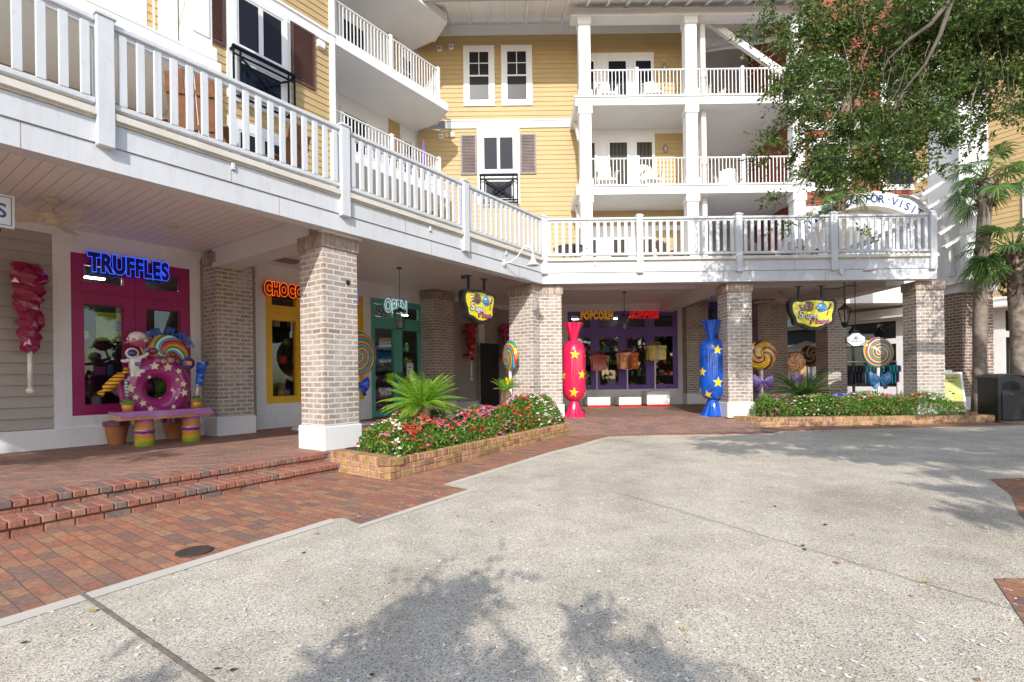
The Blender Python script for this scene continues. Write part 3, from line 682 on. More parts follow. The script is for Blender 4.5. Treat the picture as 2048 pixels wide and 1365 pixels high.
# ------------------------------------------------------------------ far apartment block (behind the terrace)
far = thing('apartment_building', 'yellow sided apartment block with white columned balconies behind the terrace', 'building', (0, 0, 0))
YW, YC = 18.2, 16.6
fx = lambda x: x * 1.0225
fz = lambda z: 1.3 + (z - 1.3) * 1.0225
for z0_, z1_ in ((3.9, fz(9.95)), (fz(10.21), 13.6)):
    b = MB(); siding(b, -3.2, 6.4, z0_, z1_, YW); b.build('wall', yellow, far)
b = MB(); b.box(-2.25, 2.3, YW - .05, YW, fz(9.94), fz(10.17)); b.box(-2.25, 2.3, YW - .08, YW, fz(10.17), fz(10.22)); b.build('belt_course', whiteb, far)
window(far, fx(-1.54), fx(-.465), fz(10.71), fz(12.79), YW, 'sash', .17, paneb); window(far, fx(-.235), fx(.835), fz(10.71), fz(12.79), YW, 'sash', .17, paneb)
b = MB(); b.box(fx(-1.10), fx(.36), YW - .04, YW, fz(7.3), fz(9.94)); b.build('window_surround', whiteb, far)
window(far, fx(-1.0), fx(.27), fz(8.36), fz(9.74), YW - .041, 'pair', .10); window(far, fx(-.95), fx(.22), fz(7.35), fz(8.2), YW - .041, 'none', .10)
shutter(far, fx(-1.67), fx(-1.12), fz(8.34), fz(9.72), YW, shutgrey); shutter(far, fx(.38), fx(.93), fz(8.34), fz(9.72), YW, shutgrey)
juliet(far, fx(-1.0), fx(.27), fz(7.32), fz(8.24), YW, navym)
for x, z in ((fx(-1.95), fz(12.75)), (fx(-2.35), fz(12.7)), (fx(-1.95), fz(9.72)), (fx(-2.35), fz(9.66))):
    b = MB(); b.bbox(x - .08, x + .08, YW - .09, YW, z - .08, z + .08, .01); b.box(x - .055, x + .055, YW - .095, YW - .09, z - .05, z + .03, 1); b.build('alarm_box', [whiteb, metalg], far)
# balconies
b = MB()
for z0, z1 in ((7.17, 7.42), (10.04, 10.29)): b.box(2.15, 9.7, YC - .05, YW + .0, z0, z1); b.box(6.5, 9.7, YW, 21, z0 + .04, z1 - .05)
b.build('balcony_slab', whiteb, far)
b = MB()
for z in (7.42, 10.29): b.box(2.12, 9.72, YC - .09, YC + .0, z + .001, z + .05)
b.build('slab_edge_trim', whiteb, far)
for x in (2.48, 5.91, 9.35):
    for z0, z1 in ((3.9, 7.169), (7.472, 10.039), (10.342, 12.92)):
        b = MB(); b.bbox(x - .19, x + .19, YC, YC + .34, z0, z1, .01); b.bbox(x - .23, x + .23, YC - .04, YC + .38, z0, z0 + .22, .012); b.bbox(x - .225, x + .225, YC - .035, YC + .37, z1 - .25, z1, .012)
        b.box(x - .12, x + .12, YC - .012, YC, z0 + .3, z1 - .3); b.build('column', whiteb, far)
for z in (7.42, 10.29):
    for (a_, c_, ps) in ((2.67, 5.72, (4.18,)), (6.1, 9.16, (7.6,))):
        b = MB(); thinrail(b, a_, c_, z + .07, z + .98, YC + .12, posts=ps); b.build('balcony_railing', whiteb, far)
# knee braces at the column
for z in (7.17, 10.04):
    b = MB(); b.M = Matrix.Translation((2.28, YC + .1, z)) @ Matrix.Rotation(0, 4, 'Z'); b.tube([(0, 0.1, -1.0), (0, .95, -.02)], .06, 4); b.M = None; b.build('brace', whiteb, far)
# doors at the back of the balconies
for z0 in (4.0, 7.42, 10.29):
    b = MB(); b.box(2.62, 5.15, YW - .03, YW + .0, z0, z0 + 2.45); b.build('door_surround', whiteb, far)
    if z0 < 9: 
        b = MB(); b.box(2.62, 6.4, YW - .028, YW, z0 + 2.451, z0 + 2.62); b.build('ceiling_trim', whiteb, far)
    for (a_, c_) in ((2.66, 3.08), (3.48, 4.22), (4.44, 5.10)):
        window(far, a_ - .0, c_, z0 + .08, z0 + 2.2, YW - .031, 'none', .018, curtain if z0 < 10 else pane, 'balcony_door')
    b = MB(); b.lathe([(0, 0), (.05, .02), (.07, .12), (.06, .24), (0, .28)], 10); q = b.build('wall_lantern', metalg, far, True); q.location = (5.5, YW - .1, z0 + 1.75)
b = MB(); b.box(6.35, 6.5, YC + .35, YW + 3.2, 3.9, 12.9); b.build('side_wall', whiteb, far)
b = MB(); b.box(6.5, 11.5, 21, 21.2, 3.9, 14.6); b.build('rear_wall', greyw, far)
b = MB(); siding(b, 0, 3.6, 3.9, 14.4, 0); M_ = Matrix.Translation((9.75, 20.9, 0)) @ Matrix.Rotation(-PI / 2, 4, 'Z'); b.frame = M_; b.build('side_wall', redside, far)
# roof, beam and rafters
b = MB(); b.box(2.1, 9.9, YC - .02, YC + .36, 12.92, 13.18); b.box(2.05, 9.9, YC - .06, YC + .4, 12.90, 12.955); b.build('eave_beam', whiteb, far)
rs = (13.78 - 13.05) / (YW - 16.1)
b = MB(); b.add([(-4, 16.0, 13.12), (10.2, 16.0, 13.12), (10.2, 24, 13.12 + rs * 8), (-4, 24, 13.12 + rs * 8), (-4, 16.0, 13.30), (10.2, 16.0, 13.30), (10.2, 24, 13.30 + rs * 8), (-4, 24, 13.30 + rs * 8)],
                [(3, 2, 1, 0), (4, 5, 6, 7), (0, 1, 5, 4), (1, 2, 6, 5), (2, 3, 7, 6), (3, 0, 4, 7)]); b.build('roof', soffitw, far)
b = MB(); b.box(-4, 10.2, 15.9, 15.998, 13.02, 13.4); b.build('gutter', metalg, far)
for i in range(19):
    x = -1.95 + i * .64
    b = MB(); y0_, y1_ = 16.0, (YW if x < 6.3 else 21.0)
    b.add([(x, y0_, 13.02), (x + .07, y0_, 13.02), (x + .07, y1_, 13.02 + rs * (y1_ - y0_)), (x, y1_, 13.02 + rs * (y1_ - y0_)), (x, y0_, 13.118), (x + .07, y0_, 13.118), (x + .07, y1_, 13.118 + rs * (y1_ - y0_)), (x, y1_, 13.118 + rs * (y1_ - y0_))],
          [(3, 2, 1, 0), (4, 5, 6, 7), (0, 1, 5, 4), (1, 2, 6, 5), (2, 3, 7, 6), (3, 0, 4, 7)]); b.build('rafter', whiteb, far)
b = MB(); b.box(-2.4, 6.4, YW - .06, YW, 13.42, 13.76); b.build('frieze', whiteb, far)
b = MB(); b.tube([(6.6, 17.3, 13.3), (9.4, 17.0, 11.0)], .13, 4); b.tube([(6.7, 20, 13.8), (9.5, 17.2, 12.6)], .08, 4); b.build('roof_brace', whiteb, far)

# ------------------------------------------------------------------ near wing of the apartment block
near = thing('apartment_wing', 'near wing of the yellow apartments with brown shutters and long slanting balconies', 'building', (OW[0], OW[1], 0), WROT)
VW = 5.3
for z0_, z1_ in ((3.9, 10.0), (10.27, 15.5)):
    b = MB(); siding(b, 4.46, 8.02, z0_, z1_, VW); b.build('wall', yellow, near)
    b = MB(); siding(b, -4, 4.46, z0_, z1_, VW + .8); b.build('wall', yellow, near)
b = MB(); b.box(4.44, 4.5, VW - .03, VW + .82, 3.9, 15.5); b.build('corner_board', whiteb, near)
b = MB(); b.box(4.4, 8.16, VW - .05, VW, 9.97, 10.22); b.box(4.4, 8.16, VW - .08, VW, 10.22, 10.28); b.build('belt_course', whiteb, near)
b = MB(); b.box(8.02, 8.17, VW - .06, VW + 2.2, 3.9, 15.5); b.build('corner_board', whiteb, near)
b = MB(); b.box(5.45, 6.93, VW - .045, VW, 7.5, 10.03); b.build('window_surround', whiteb, near)
window(near, 5.56, 6.83, 8.62, 9.94, VW - .046, 'pair', .09, paneb); window(near, 5.58, 6.80, 7.6, 8.5, VW - .046, 'none', .09)
juliet(near, 5.52, 6.94, 7.53, 8.56, VW, navym)
shutter(near, 4.95, 5.42, 8.55, 10.0, VW, brown); shutter(near, 6.97, 7.59, 8.57, 9.98, VW, brown)
b = MB(); b.box(5.45, 6.93, VW - .045, VW, 4.5, 7.1); b.build('window_surround', whiteb, near)
window(near, 5.56, 6.83, 5.6, 6.95, VW - .046, 'pair', .09, paneb); window(near, 5.56, 6.83, 4.6, 5.5, VW - .046, 'none', .09)
shutter(near, 6.97, 7.55, 4.62, 5.9, VW, brown)
b = MB(); b.bbox(7.66, 7.86, VW - .1, VW, 9.72, 9.9, .012); b.build('light_box', whiteb, near)
b = MB(); b.bbox(7.7, 7.9, VW - .1, VW, 5.55, 5.8, .012); b.build('light_box', whiteb, near)
# projecting balcony at the upper left
b = MB(); b.box(-4, 4.42, 3.66, VW + .8, 6.88, 7.18); b.build('balcony_slab', soffitw, near)
b = MB(); b.box(-4, 4.56, 3.6, 3.659, 6.87, 7.16); b.build('slab_fascia', whiteb, near)
b = MB(); thinrail(b, -4, 4.0, 7.26, 8.25, 3.75, posts=(1.2,)); b.build('balcony_railing', whiteb, near)
for z0, z1 in ((3.9, 6.865), (7.185, 11)):
    b = MB(); b.bbox(4.06, 4.46, 3.7, 4.1, z0, z1, .01); b.bbox(4.0, 4.52, 3.64, 4.16, z0, z0 + .25, .015); b.box(4.12, 4.40, 3.685, 3.7, z0 + .4, z1 - .3); b.build('column', whiteb, near)
b = MB(); b.box(2.4, 4.2, VW + .76, VW + .8, 7.42, 9.9); b.build('door_surround', whiteb, near)
b = MB(); b.ell((2.1, VW + .66, 8.9), (.07, .07, .12)); b.build('wall_lamp', emis('lamp_glow', (1, .8, .35), 1.2), near, True)
b = MB(); b.box(2.9, 3.5, 4.2, 4.26, 8.1, 9.1); b.build('screen_panel', whiteb, near)
# recessed wing wall and slanting balconies right of the corner
b = MB(); b.box(8.1, 14.8, VW + 1.9, VW + 2.0, 3.9, 15.4); b.build('recess_wall', whiteb, near)
for z0_, z1_ in ((7.42, 13.0), (3.9, 7.2)):
    b = MB(); siding(b, 11.6, 12.1, z0_, z1_, VW + 1.9); b.build('recess_siding', yellow, near)
for k, (z0, z1) in enumerate(((7.19, 7.44), (10.07, 10.34), (12.95, 13.25))):
    b = MB(); e = 12.42
    b.prism([(8.16, VW + .0), (e, VW + .0), (e + .42, VW + .95), (e + .35, VW + 1.9), (8.16, VW + 1.9)], z0, z1); b.build('balcony_slab', whiteb, near)
    b = MB(); b.prism([(8.17, VW - .05), (e + .03, VW - .05), (e + .47, VW + .95), (e + .42, VW + .97), (e, VW - .003), (8.17, VW - .003)], z0 - .02, z1 - .03); b.build('slab_fascia', whiteb, near)
    b = MB(); thinrail(b, 8.18, 12.1, z1 + .05, z1 + .98, VW + .08, posts=(10.15, 12.12)); b.build('balcony_railing', whiteb, near)
    b = MB(); thinrail(b, 0, 1.5, z1 + .05, z1 + .98, 0); b.frame = Matrix.Translation((12.14, VW + .1, 0)) @ Matrix.Rotation(1.15, 4, 'Z'); b.build('balcony_railing', whiteb, near)
for z0 in (4.0, 7.45, 10.35):
    for (a_, c_) in ((8.4, 9.5), (9.7, 10.8), (12.15, 12.75)):
        window(near, a_, c_, z0 + .1, z0 + 2.25, VW + 1.9, 'none' if c_ < 12 else 'sash', .09, pane, 'balcony_door' if c_ < 12 else 'window')
b = MB(); b.M = Matrix.Translation((11.9, VW + .6, 8.35)); b.lathe([(0, -.9), (.03, -.85), (.12, -.3), (.06, .35), (.0, .75)], 8); b.M = None; b.build('t', purple)
o = bpy.data.objects['t']; o.name = 'folded_parasol'; o.data.name = 'folded_parasol'; x_, y_ = wxy(11.85, VW + .5); 
for v in o.data.vertices: v.co.x -= 11.9; v.co.y -= VW + .6; v.co.z -= 7.45
o.location = (x_, y_, 7.45); tag(o, 'folded purple and blue parasol standing on the slanting middle balcony', 'parasol')

# ------------------------------------------------------------------ arcade shop walls
shop = thing('shop_front', 'greige and white shop wall of the left arcade behind the brick pillars', 'shop front', (OW[0], OW[1], 0), WROT)
V = 4.25
def wallseg(b, x0, x1, z0, z1, y=V, t=.25): b.box(x0, x1, y, y + t, z0, z1)
for (a_, c_) in ((-4, 2.28), (4.41, 5.46), (10.36, 12.63), (12.9, 14.4)):
    b = MB(); siding(b, a_, c_, .62, 3.64, V, .168, .032); b.build('siding', greige, shop)
b = MB()
b.box(-4, 14.4, V - .02, V + .1, 3.64, 3.79)
for (a_, c_) in ((2.28, 2.50), (4.235, 4.41), (5.46, 5.67), (8.16, 8.38), (10.2, 10.36), (12.63, 12.9)): b.box(a_, c_, V - .03, V + .2, .61 if c_ < 8.1 else .33, 3.642)
for (a_, c_, z) in ((2.5, 4.235, 3.405), (5.67, 8.16, 3.37), (8.38, 10.2, 3.385)): b.box(a_, c_, V - .028, V + .2, z, 3.641)
b.box(2.5, 4.235, V - .028, V + .2, .6, .79); b.box(5.67, 8.16, V - .028, V + .2, .6, .83)
b.build('trim', white, shop)
b = MB(); b.bbox(-4, 8.16, V - .07, V + .1, .29, .61, .012); b.bbox(10.36, 14.4, V - .07, V + .1, .29, .61, .012); b.build('base_board', white, shop)
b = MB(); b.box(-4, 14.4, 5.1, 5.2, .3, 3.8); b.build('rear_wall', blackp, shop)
def shopwindow(parent, x0, x1, z0, z1, y, mat, cols, transom, fw=.15, name='shop_window', low=None):
    b = MB(); t = .09; d0, d1 = y - .02, y + .12
    xsx = [x0 + (x1 - x0) * i / cols for i in range(cols + 1)]
    for i in range(cols):
        a_, c_ = xsx[i], xsx[i + 1]
        for (za, zb) in ((z0, transom - .012), (transom + .012, z1)):
            frame(b, a_ + .004, c_ - .004, za, zb, fw, d0, d1 - .02)
            frame(b, a_ + fw - .0 + .001, c_ - fw - .001, za + fw + .001, zb - fw - .001, .012, d0 + .03, d1 - .05)
    b.box(x0, x1, d0 + .012, d1 + .03, transom - .02, transom + .02)
    for x in xsx[1:-1]: b.box(x - .01, x + .01, d0 + .014, d1 + .032, z0, z1)
    o = b.build(name, mat, parent)
    b = MB()
    for i in range(cols):
        for (za, zb) in ((z0 + fw, transom - fw), (transom + fw, z1 - fw)):
            b.add([(xsx[i] + fw, y + .05, za), (xsx[i + 1] - fw, y + .05, za), (xsx[i + 1] - fw, y + .05, zb), (xsx[i] + fw, y + .05, zb)], [(0, 1, 2, 3)])
    b.build('pane', glass, o); return o
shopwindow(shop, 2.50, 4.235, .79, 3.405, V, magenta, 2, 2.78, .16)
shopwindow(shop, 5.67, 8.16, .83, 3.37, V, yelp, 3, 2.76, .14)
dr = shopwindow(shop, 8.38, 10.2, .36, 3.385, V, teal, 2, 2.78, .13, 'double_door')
b = MB(); b.tube([(9.24, V - .06, 1.2), (9.24, V - .06, 1.5)], .014, 6); b.tube([(9.34, V - .06, 1.2), (9.34, V - .06, 1.5)], .014, 6)
for z in (.7, 1.5, 2.4): b.box(10.185, 10.215, V - .05, V - .02, z, z + .14)
b.build('handle', blackm, dr)
b = MB(); b.box(9.62, 9.86, V + .035, V + .042, 1.35, 1.75); b.build('notice', white, dr)
for i, t_ in enumerate(('CASH', 'ONLY', 'TODAY')): pass
for i in range(3):
    b = MB(); b.box(9.67, 9.81, V + .03, V + .034, 1.62 - i * .08, 1.635 - i * .08); b.build('notice_line', blackp, dr)
# front wall under the far block
YS = 17.3; sx2 = lambda x: x * .972; sz2 = lambda z: 1.3 + (z - 1.3) * .972
fs = thing('shop_front', 'shop wall with the wide purple window behind the two giant candies', 'shop front', (0, YS, 0))
xa, xb, za, zb_ = sx2(1.94), sx2(5.74), sz2(.87), sz2(3.57)
b = MB(); siding(b, -.6, sx2(1.74), .66, 3.6, 0, .17); b.build('siding', greige, fs)
b = MB(); b.box(sx2(1.74), xa, -.03, .2, .6, 3.76); b.box(xb, xb + .2, -.03, .2, .6, 3.76); b.box(xa, xb, -.028, .2, zb_, 3.76); b.box(xa, xb, -.028, .2, .6, za); b.box(-.6, sx2(1.74), -.028, .1, 3.6, 3.76); b.build('trim', white, fs)
b = MB(); b.bbox(-.6, xb + .2, -.07, .1, .34, .66, .012); b.build('base_board', white, fs)
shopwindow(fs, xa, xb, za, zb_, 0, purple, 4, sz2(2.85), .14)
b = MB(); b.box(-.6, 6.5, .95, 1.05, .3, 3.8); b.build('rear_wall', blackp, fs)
b = MB(); b.box(xb + .2, 8.2, -.1, .1, .35, 3.76); b.build('blue_wall', paint('blue_violet_paint', (.07, .05, .30), .5), fs)

# displays behind the glass
gcols = [(.75, .05, .04), (.85, .45, .03), (.15, .55, .08), (.05, .25, .6), (.75, .15, .4), (.8, .75, .65), (.5, .7, .05), (.25, .08, .4)]
gmats = [gloss('sweet_%d' % i, c, .3) for i, c in enumerate(gcols)]
def display(label, x0, x1, z0, z1, n, parent_loc, rz, seed, y0=.35, y1=.75, light=True):
    r = random.Random(seed); o = thing('sweets_display', label, 'display', parent_loc, rz, 'sweets displays behind the shop windows')
    b = MB(); k = 4
    for i in range(k + 1): z = z0 + (z1 - z0) * i / (k + .5); b.box(x0, x1, y0, y1, z - .02, z)
    b.build('shelf', paint('dark_shelf', (.06, .05, .05), .5), o)
    b = MB()
    for i in range(n):
        x = r.uniform(x0, x1); lv = r.randrange(k + 1); z = z0 + (z1 - z0) * lv / (k + .5); s_ = r.uniform(.03, .10); y = r.uniform(y0 + .03, y1 - .1); m = r.randrange(len(gmats))
        t = r.random()
        if t < .4: b.bbox(x - s_, x + s_, y, y + .1, z, z + s_ * 2.2, .006, m)
        elif t < .75: b.ell((x, y + .05, z + s_), s_, 10, 7, m)
        else: b.lathe([(s_ * .7, 0), (s_ * .7, s_ * 2.4), (s_ * .3, s_ * 2.8), (0, s_ * 3)], 10, (x, y + .05, z), m)
    g = b.build('goods', gmats, o); g['kind'] = 'stuff'; return o
X_, Y_ = OW
display('dim display of sweets behind the magenta window', 2.5, 4.2, .85, 2.2, 26, (X_, Y_, 0), WROT, 3, V + .3, V + .75)
display('colourful display of sweets behind the yellow window', 5.7, 8.1, .9, 2.7, 90, (X_, Y_, 0), WROT, 4, V + .25, V + .7)
display('colourful shelves of sweets seen through the teal doors', 8.4, 10.2, .4, 2.3, 80, (X_, Y_, 0), WROT, 5, V + .3, V + .75)
display('colourful wall of sweets behind the purple window', 1.95, 5.5, .9, 2.8, 190, (0, YS, 0), 0, 6, .3, .75)
b = MB(); b.box(8.55, 9.9, 0, .01, 1.55, 2.2); q = b.build('wall_board', paint('blue_panel', (.03, .22, .6), .4)); q.location = (*wxy(0, V + .8), 0); q.rotation_euler = (0, 0, WROT); tag(q, 'blue board seen through the teal doors', 'board')
for (x, z, s_) in ((9.05, 1.35, .12),):
    b = MB(); b.box(-s_, s_, 0, .01, -s_, s_); q = b.build('window_sticker', paint('lime_sticker', (.35, .75, .05), .4)); q.location = (*wxy(x, V + .03), z); q.rotation_euler = (0, 0, WROT); tag(q, 'lime green sticker on the left teal door', 'sticker')
b = MB(); b.bbox(-.28, .28, -.02, .02, -.22, .26, .01); b.ell((.04, -.03, .04), (.09, .02, .09), mi=1); b.tube([(.04, -.03, -.03), (.04, -.03, -.18)], .01, 6, mi=1)
q = b.build('hanging_poster', [paint('lime_board', (.55, .75, .06), .4), gmats[3]]); q.location = (*wxy(3.18, V + .28), 2.25); q.rotation_euler = (0, 0, WROT); tag(q, 'lime poster with a blue lollipop hanging behind the magenta window', 'poster')
for x in (3.0, 3.9): pass
for (x, v_, z, fr_) in ((2.95, V + .5, 3.1, 1), (3.75, V + .6, 3.0, 1), (8.75, V + .5, 3.15, 1), (9.1, V + .65, 3.0, 1), (9.95, V + .5, 3.1, 1)):
    b = MB(); b.bbox(-.14, .14, -.04, .04, 0, .03, .006); q = b.build('ceiling_light', emis('tube_light', (1, .95, .85), 11.)); q.location = (*wxy(x, v_), z); q.rotation_euler = (0, 0, WROT)
    tag(q, 'bright strip light on the ceiling inside the shop', 'ceiling light', 'strip lights inside the shops')
for x in (2.15, 3.72):
    b = MB(); b.bbox(-.18, .18, -.04, .04, 0, .03, .006); q = b.build('ceiling_light', emis('tube_light2', (1, .95, .85), 14.)); q.location = (x, YS + .5, 3.3)
    tag(q, 'bright strip light on the ceiling inside the shop', 'ceiling light', 'strip lights inside the shops')
exec_later = []
# ------------------------------------------------------------------ vegetation helpers
def leaves(P, D, L, Wd, up=.4):
    """diamond leaves: P positions, D directions, L lengths, Wd widths"""
    n = len(P); D = D / (np.linalg.norm(D, axis=1, keepdims=True) + 1e-9)
    R = nr.normal(size=(n, 3)); R[:, 2] += up
    S = np.cross(D, R); S /= (np.linalg.norm(S, axis=1, keepdims=True) + 1e-9); Nn = np.cross(S, D)
    L = np.broadcast_to(L, (n,))[:, None]; Wd = np.broadcast_to(Wd, (n,))[:, None]
    V = np.empty((n, 4, 3)); V[:, 0] = P; V[:, 1] = P + D * L * .45 + S * Wd * .5 + Nn * L * .06; V[:, 2] = P + D * L; V[:, 3] = P + D * L * .45 - S * Wd * .5 + Nn * L * .06
    return V.reshape(-1, 3)
def quads(V): return np.arange(len(V)).reshape(-1, 4)
def unit(n): d = nr.normal(size=(n, 3)); return d / np.linalg.norm(d, axis=1, keepdims=True)
def sprays(cents, rad, n_sp, per, L, Wd, droop=.5):
    """small leafy twigs spread through ellipsoids"""
    out = []; tw = []
    for (c, r, k) in zip(cents, rad, n_sp):
        if k <= 0: continue
        ns = max(1, k // 9); dc = unit(ns) * (nr.random(ns)[:, None] ** .42); sub = dc[nr.integers(0, ns, k)]
        d = sub + nr.normal(size=(k, 3)) * .14; base = np.array(c) + d * np.array(r)
        tdir = d * np.array([1, 1, .6]) + nr.normal(size=(k, 3)) * .5; tdir[:, 2] -= droop; tdir /= np.linalg.norm(tdir, axis=1, keepdims=True)
        tl = nr.uniform(.12, .38, k)
        for j in range(per):
            f = (j + nr.random(k)) / per; p = base + tdir * (tl * f)[:, None]
            p += nr.normal(size=(k, 3)) * .012; dd = tdir * .7 + nr.normal(size=(k, 3)) * .75
            out.append(leaves(p, dd, L * nr.uniform(.7, 1.2, k), Wd * nr.uniform(.8, 1.2, k)))
        tw.append((base, base + tdir * tl[:, None]))
    return np.concatenate(out), tw
def twigmesh(b, p, q, r): b.tube([p, q], [r, r * .4], 3, caps=False)

# ------------------------------------------------------------------ live oak overhead
oak = thing('oak_tree', 'large live oak whose hanging leafy boughs fill the upper right', 'tree', (11.5, 4.0, .2))
oiv = Matrix.Translation((-11.5, -4.0, -.2))
blobs = []
def bl(px, py, rx, ry, Y, dens, ry_d=None):
    c = front(px, py, Y); s_ = Y / F; blobs.append((c, (rx * s_, ry_d or .55, ry * s_), int(dens * rx * ry / 16.5)))
for a in [(1545, 22, 45, 36, 7.7, .6), (1600, 80, 55, 42, 7.9, .9), (1650, 35, 66, 40, 7.6, 1.), (1580, 170, 52, 34, 7.6, .8), (1640, 180, 72, 46, 7.9, 1.), (1720, 105, 90, 66, 7.8, 1.15), (1790, 30, 86, 44, 7.5, 1.2),
          (1555, 215, 40, 18, 7.4, .7), (1595, 245, 48, 24, 7.7, .8), (1680, 255, 66, 40, 7.7, 1.1), (1565, 300, 42, 12, 7.6, .6), (1640, 308, 46, 22, 7.8, .9), (1725, 320, 56, 30, 7.5, 1.15), (1765, 215, 70, 48, 7.9, 1.15),
          (1870, 110, 90, 66, 7.8, 1.2), (1850, 210, 70, 42, 7.6, .9), (1940, 50, 104, 58, 7.5, 1.4), (2010, 120, 84, 66, 7.8, 1.3), (1950, 170, 72, 40, 7.9, 1.1), (2020, 225, 52, 34, 7.7, 1.), (1895, 268, 34, 20, 7.5, .5), (1845, 300, 36, 22, 7.6, .7),
          (1600, 372, 16, 20, 7.6, .7), (1578, 425, 8, 16, 7.6, .8), (1690, 385, 20, 12, 7.5, .5), (1780, 362, 34, 14, 7.6, .7), (1730, 370, 26, 12, 7.6, .6), (1840, 350, 22, 16, 7.5, .5), (1692, 455, 9, 8, 7.4, .8), (1512, 208, 22, 10, 7.4, .6), (1505, 262, 16, 8, 7.5, .5),
          (1530, 105, 24, 13, 7.6, .5), (1622, 440, 6, 10, 7.5, .7), (1900, 15, 110, 34, 7.6, 1.3), (2030, 25, 76, 50, 7.4, 1.4), (1493, 158, 12, 6, 7.5, .5), (1940, 300, 26, 12, 7.5, .4), (1700, 322, 66, 34, 7.4, 1.0), (1790, 325, 46, 32, 7.6, .9), (1632, 345, 44, 20, 7.6, .8), (1740, 270, 70, 40, 7.5, .8), (1850, 260, 50, 30, 7.5, .7), (1600, 140, 50, 30, 7.5, .6)]: bl(*a)
n_vis = len(blobs)
def bw(x, y, z, rx, ry, rz, k): blobs.append(((x, y, z), (rx, ry, rz), k))
# canopy above the picture: shades the right half of the terrace and the plaza
for (x, y, z, rx, ry, rz, k) in [(5.3, 8.0, 7.6, .9, .9, .3, 110), (6.3, 8.1, 7.6, 1.2, 1.0, .4, 250), (8.0, 8.0, 7.4, 1., 1., .5, 250), (9.4, 7.8, 6.6, 1., 1.2, .9, 330), (9.6, 8.0, 5.0, .8, .9, .8, 220), (10.8, 6.2, 6.6, 1., 1.2, 1.0, 160),
                                 ]:
    bw(x, y, z, rx, ry, rz, k)
V1, tw1 = sprays([q[0] for q in blobs], [q[1] for q in blobs], [q[2] for q in blobs], 13, .066, .027)
print('OAK', len(V1) // 4)
V1 -= np.array([11.5, 4.0, .2]); npmesh('crown', V1, quads(V1), oakleaf, oak)
b = MB(oiv)
def limb(pts, r): b.tube(pts, r, 7)
limb([(11.5, 4, .1), (11.4, 4.1, 1.5), (11.3, 4.4, 3.2), (11, 4.9, 4.6)], [.48, .38, .34, .3]); b.build('trunk', bark, oak, True)
b = MB(oiv)
limb([(11, 4.9, 4.6), (10.0, 6.0, 6.2), (8.8, 7.2, 7.4), (7.2, 7.8, 7.6), (6.2, 7.9, 7.3)], [.22, .17, .13, .08, .04])
limb([(11, 4.9, 4.6), (9.6, 4.2, 6.3), (7.6, 3.8, 6.7), (5.4, 3.9, 6.5), (4.0, 4.3, 6.4)], [.2, .15, .1, .06, .02])
limb([(11, 4.9, 4.6), (10.8, 2.8, 6.2), (9.4, 1.1, 6.5), (7.4, .9, 6.3)], [.2, .14, .09, .04])
P_ = lambda px, py, Y: front(px, py, Y)
limb([P_(1935, -60, 7.2), P_(1905, -5, 7.1), P_(1860, 50, 7.05), P_(1815, 82, 7.1), P_(1775, 120, 7.2), P_(1755, 175, 7.3)], [.042, .036, .029, .022, .012, .005])
limb([P_(1905, -5, 7.1), P_(1880, 70, 7.1), P_(1850, 130, 7.1), P_(1800, 190, 7.2), P_(1780, 260, 7.6)], [.035, .028, .02, .012, .005])
limb([P_(1960, -30, 7.4), P_(1975, 60, 7.5), P_(1960, 150, 7.5), P_(1930, 220, 7.6)], [.03, .02, .012, .005])
b.build('limbs', bark, oak, True)
b = MB(oiv); r_ = random.Random(12); limbpts = [P_(1860, 50, 7.6), P_(1775, 120, 7.7), P_(1830, 120, 7.7), P_(1900, 0, 7.6), P_(1800, 190, 7.6), P_(1960, 150, 7.5), P_(1740, 10, 7.7), P_(1650, 60, 7.7), P_(1700, 180, 7.7), (7.2, 7.8, 7.6), (6.2, 7.9, 7.3), (8.8, 7.2, 7.4)]
for i in range(n_vis):
    c = blobs[i][0]; near_ = min(limbpts, key=lambda q: (Vector(q) - Vector(c)).length); mid = (Vector(c) + Vector(near_)) / 2 + Vector((r_.uniform(-.1, .1), r_.uniform(-.1, .1), .12))
    b.tube([near_, mid, c], [.014, .009, .004], 4, caps=False)
for bs, en in tw1[:n_vis]:
    for k in range(0, len(bs), 5): b.tube([bs[k], en[k]], [.003, .0012], 3, caps=False)
for i in range(16):      # bare hanging shoots and moss strands
    px = r_.uniform(1680, 2040); py = r_.uniform(0, 120); Y = 7.35; pts = [P_(px, py, Y)]
    for t in range(5): px += r_.uniform(-14, 10); py += r_.uniform(18, 34); pts.append(P_(px, py, Y))
    b.tube(pts, [.006, .005, .004, .004, .003, .002], 4, caps=False)
b.build('twigs', paint('twig_bark', (.20, .17, .13), .9, .3, 8), oak)
# trees behind the camera (they shade the near plaza and show in the shop glass)
def bgtree(name, label, x, y, h, blobs_, seed, leaf=.10):
    o = thing(name, label, 'tree', (x, y, .0)); V_, tw = sprays([q[0] for q in blobs_], [q[1] for q in blobs_], [q[2] for q in blobs_], 10, leaf, leaf * .42)
    npmesh('crown', V_, quads(V_), oakleaf, o); hh_ = min(h * .7, max(q[0][2] for q in blobs_)); b = MB(); b.tube([(0, 0, 0), (.1, .1, hh_ * .6), (0, .2, hh_)], [.16, .12, .07], 8)
    for q in blobs_: b.tube([(0, .15, hh_ * .7), tuple(v * .6 + w_ for v, w_ in zip(q[0], (0, 0, hh_ * .35))), q[0]], [.03, .02, .008], 5)
    b.build('trunk', bark, o, True); return o
def shb(X, Y, h, rx, ry, rz, k, cx, cy): return ((X - .20 * h - cx, Y - 1.695 * h - cy, h + .1), (rx, ry, rz), k)
c_ = (.5, -5.5)
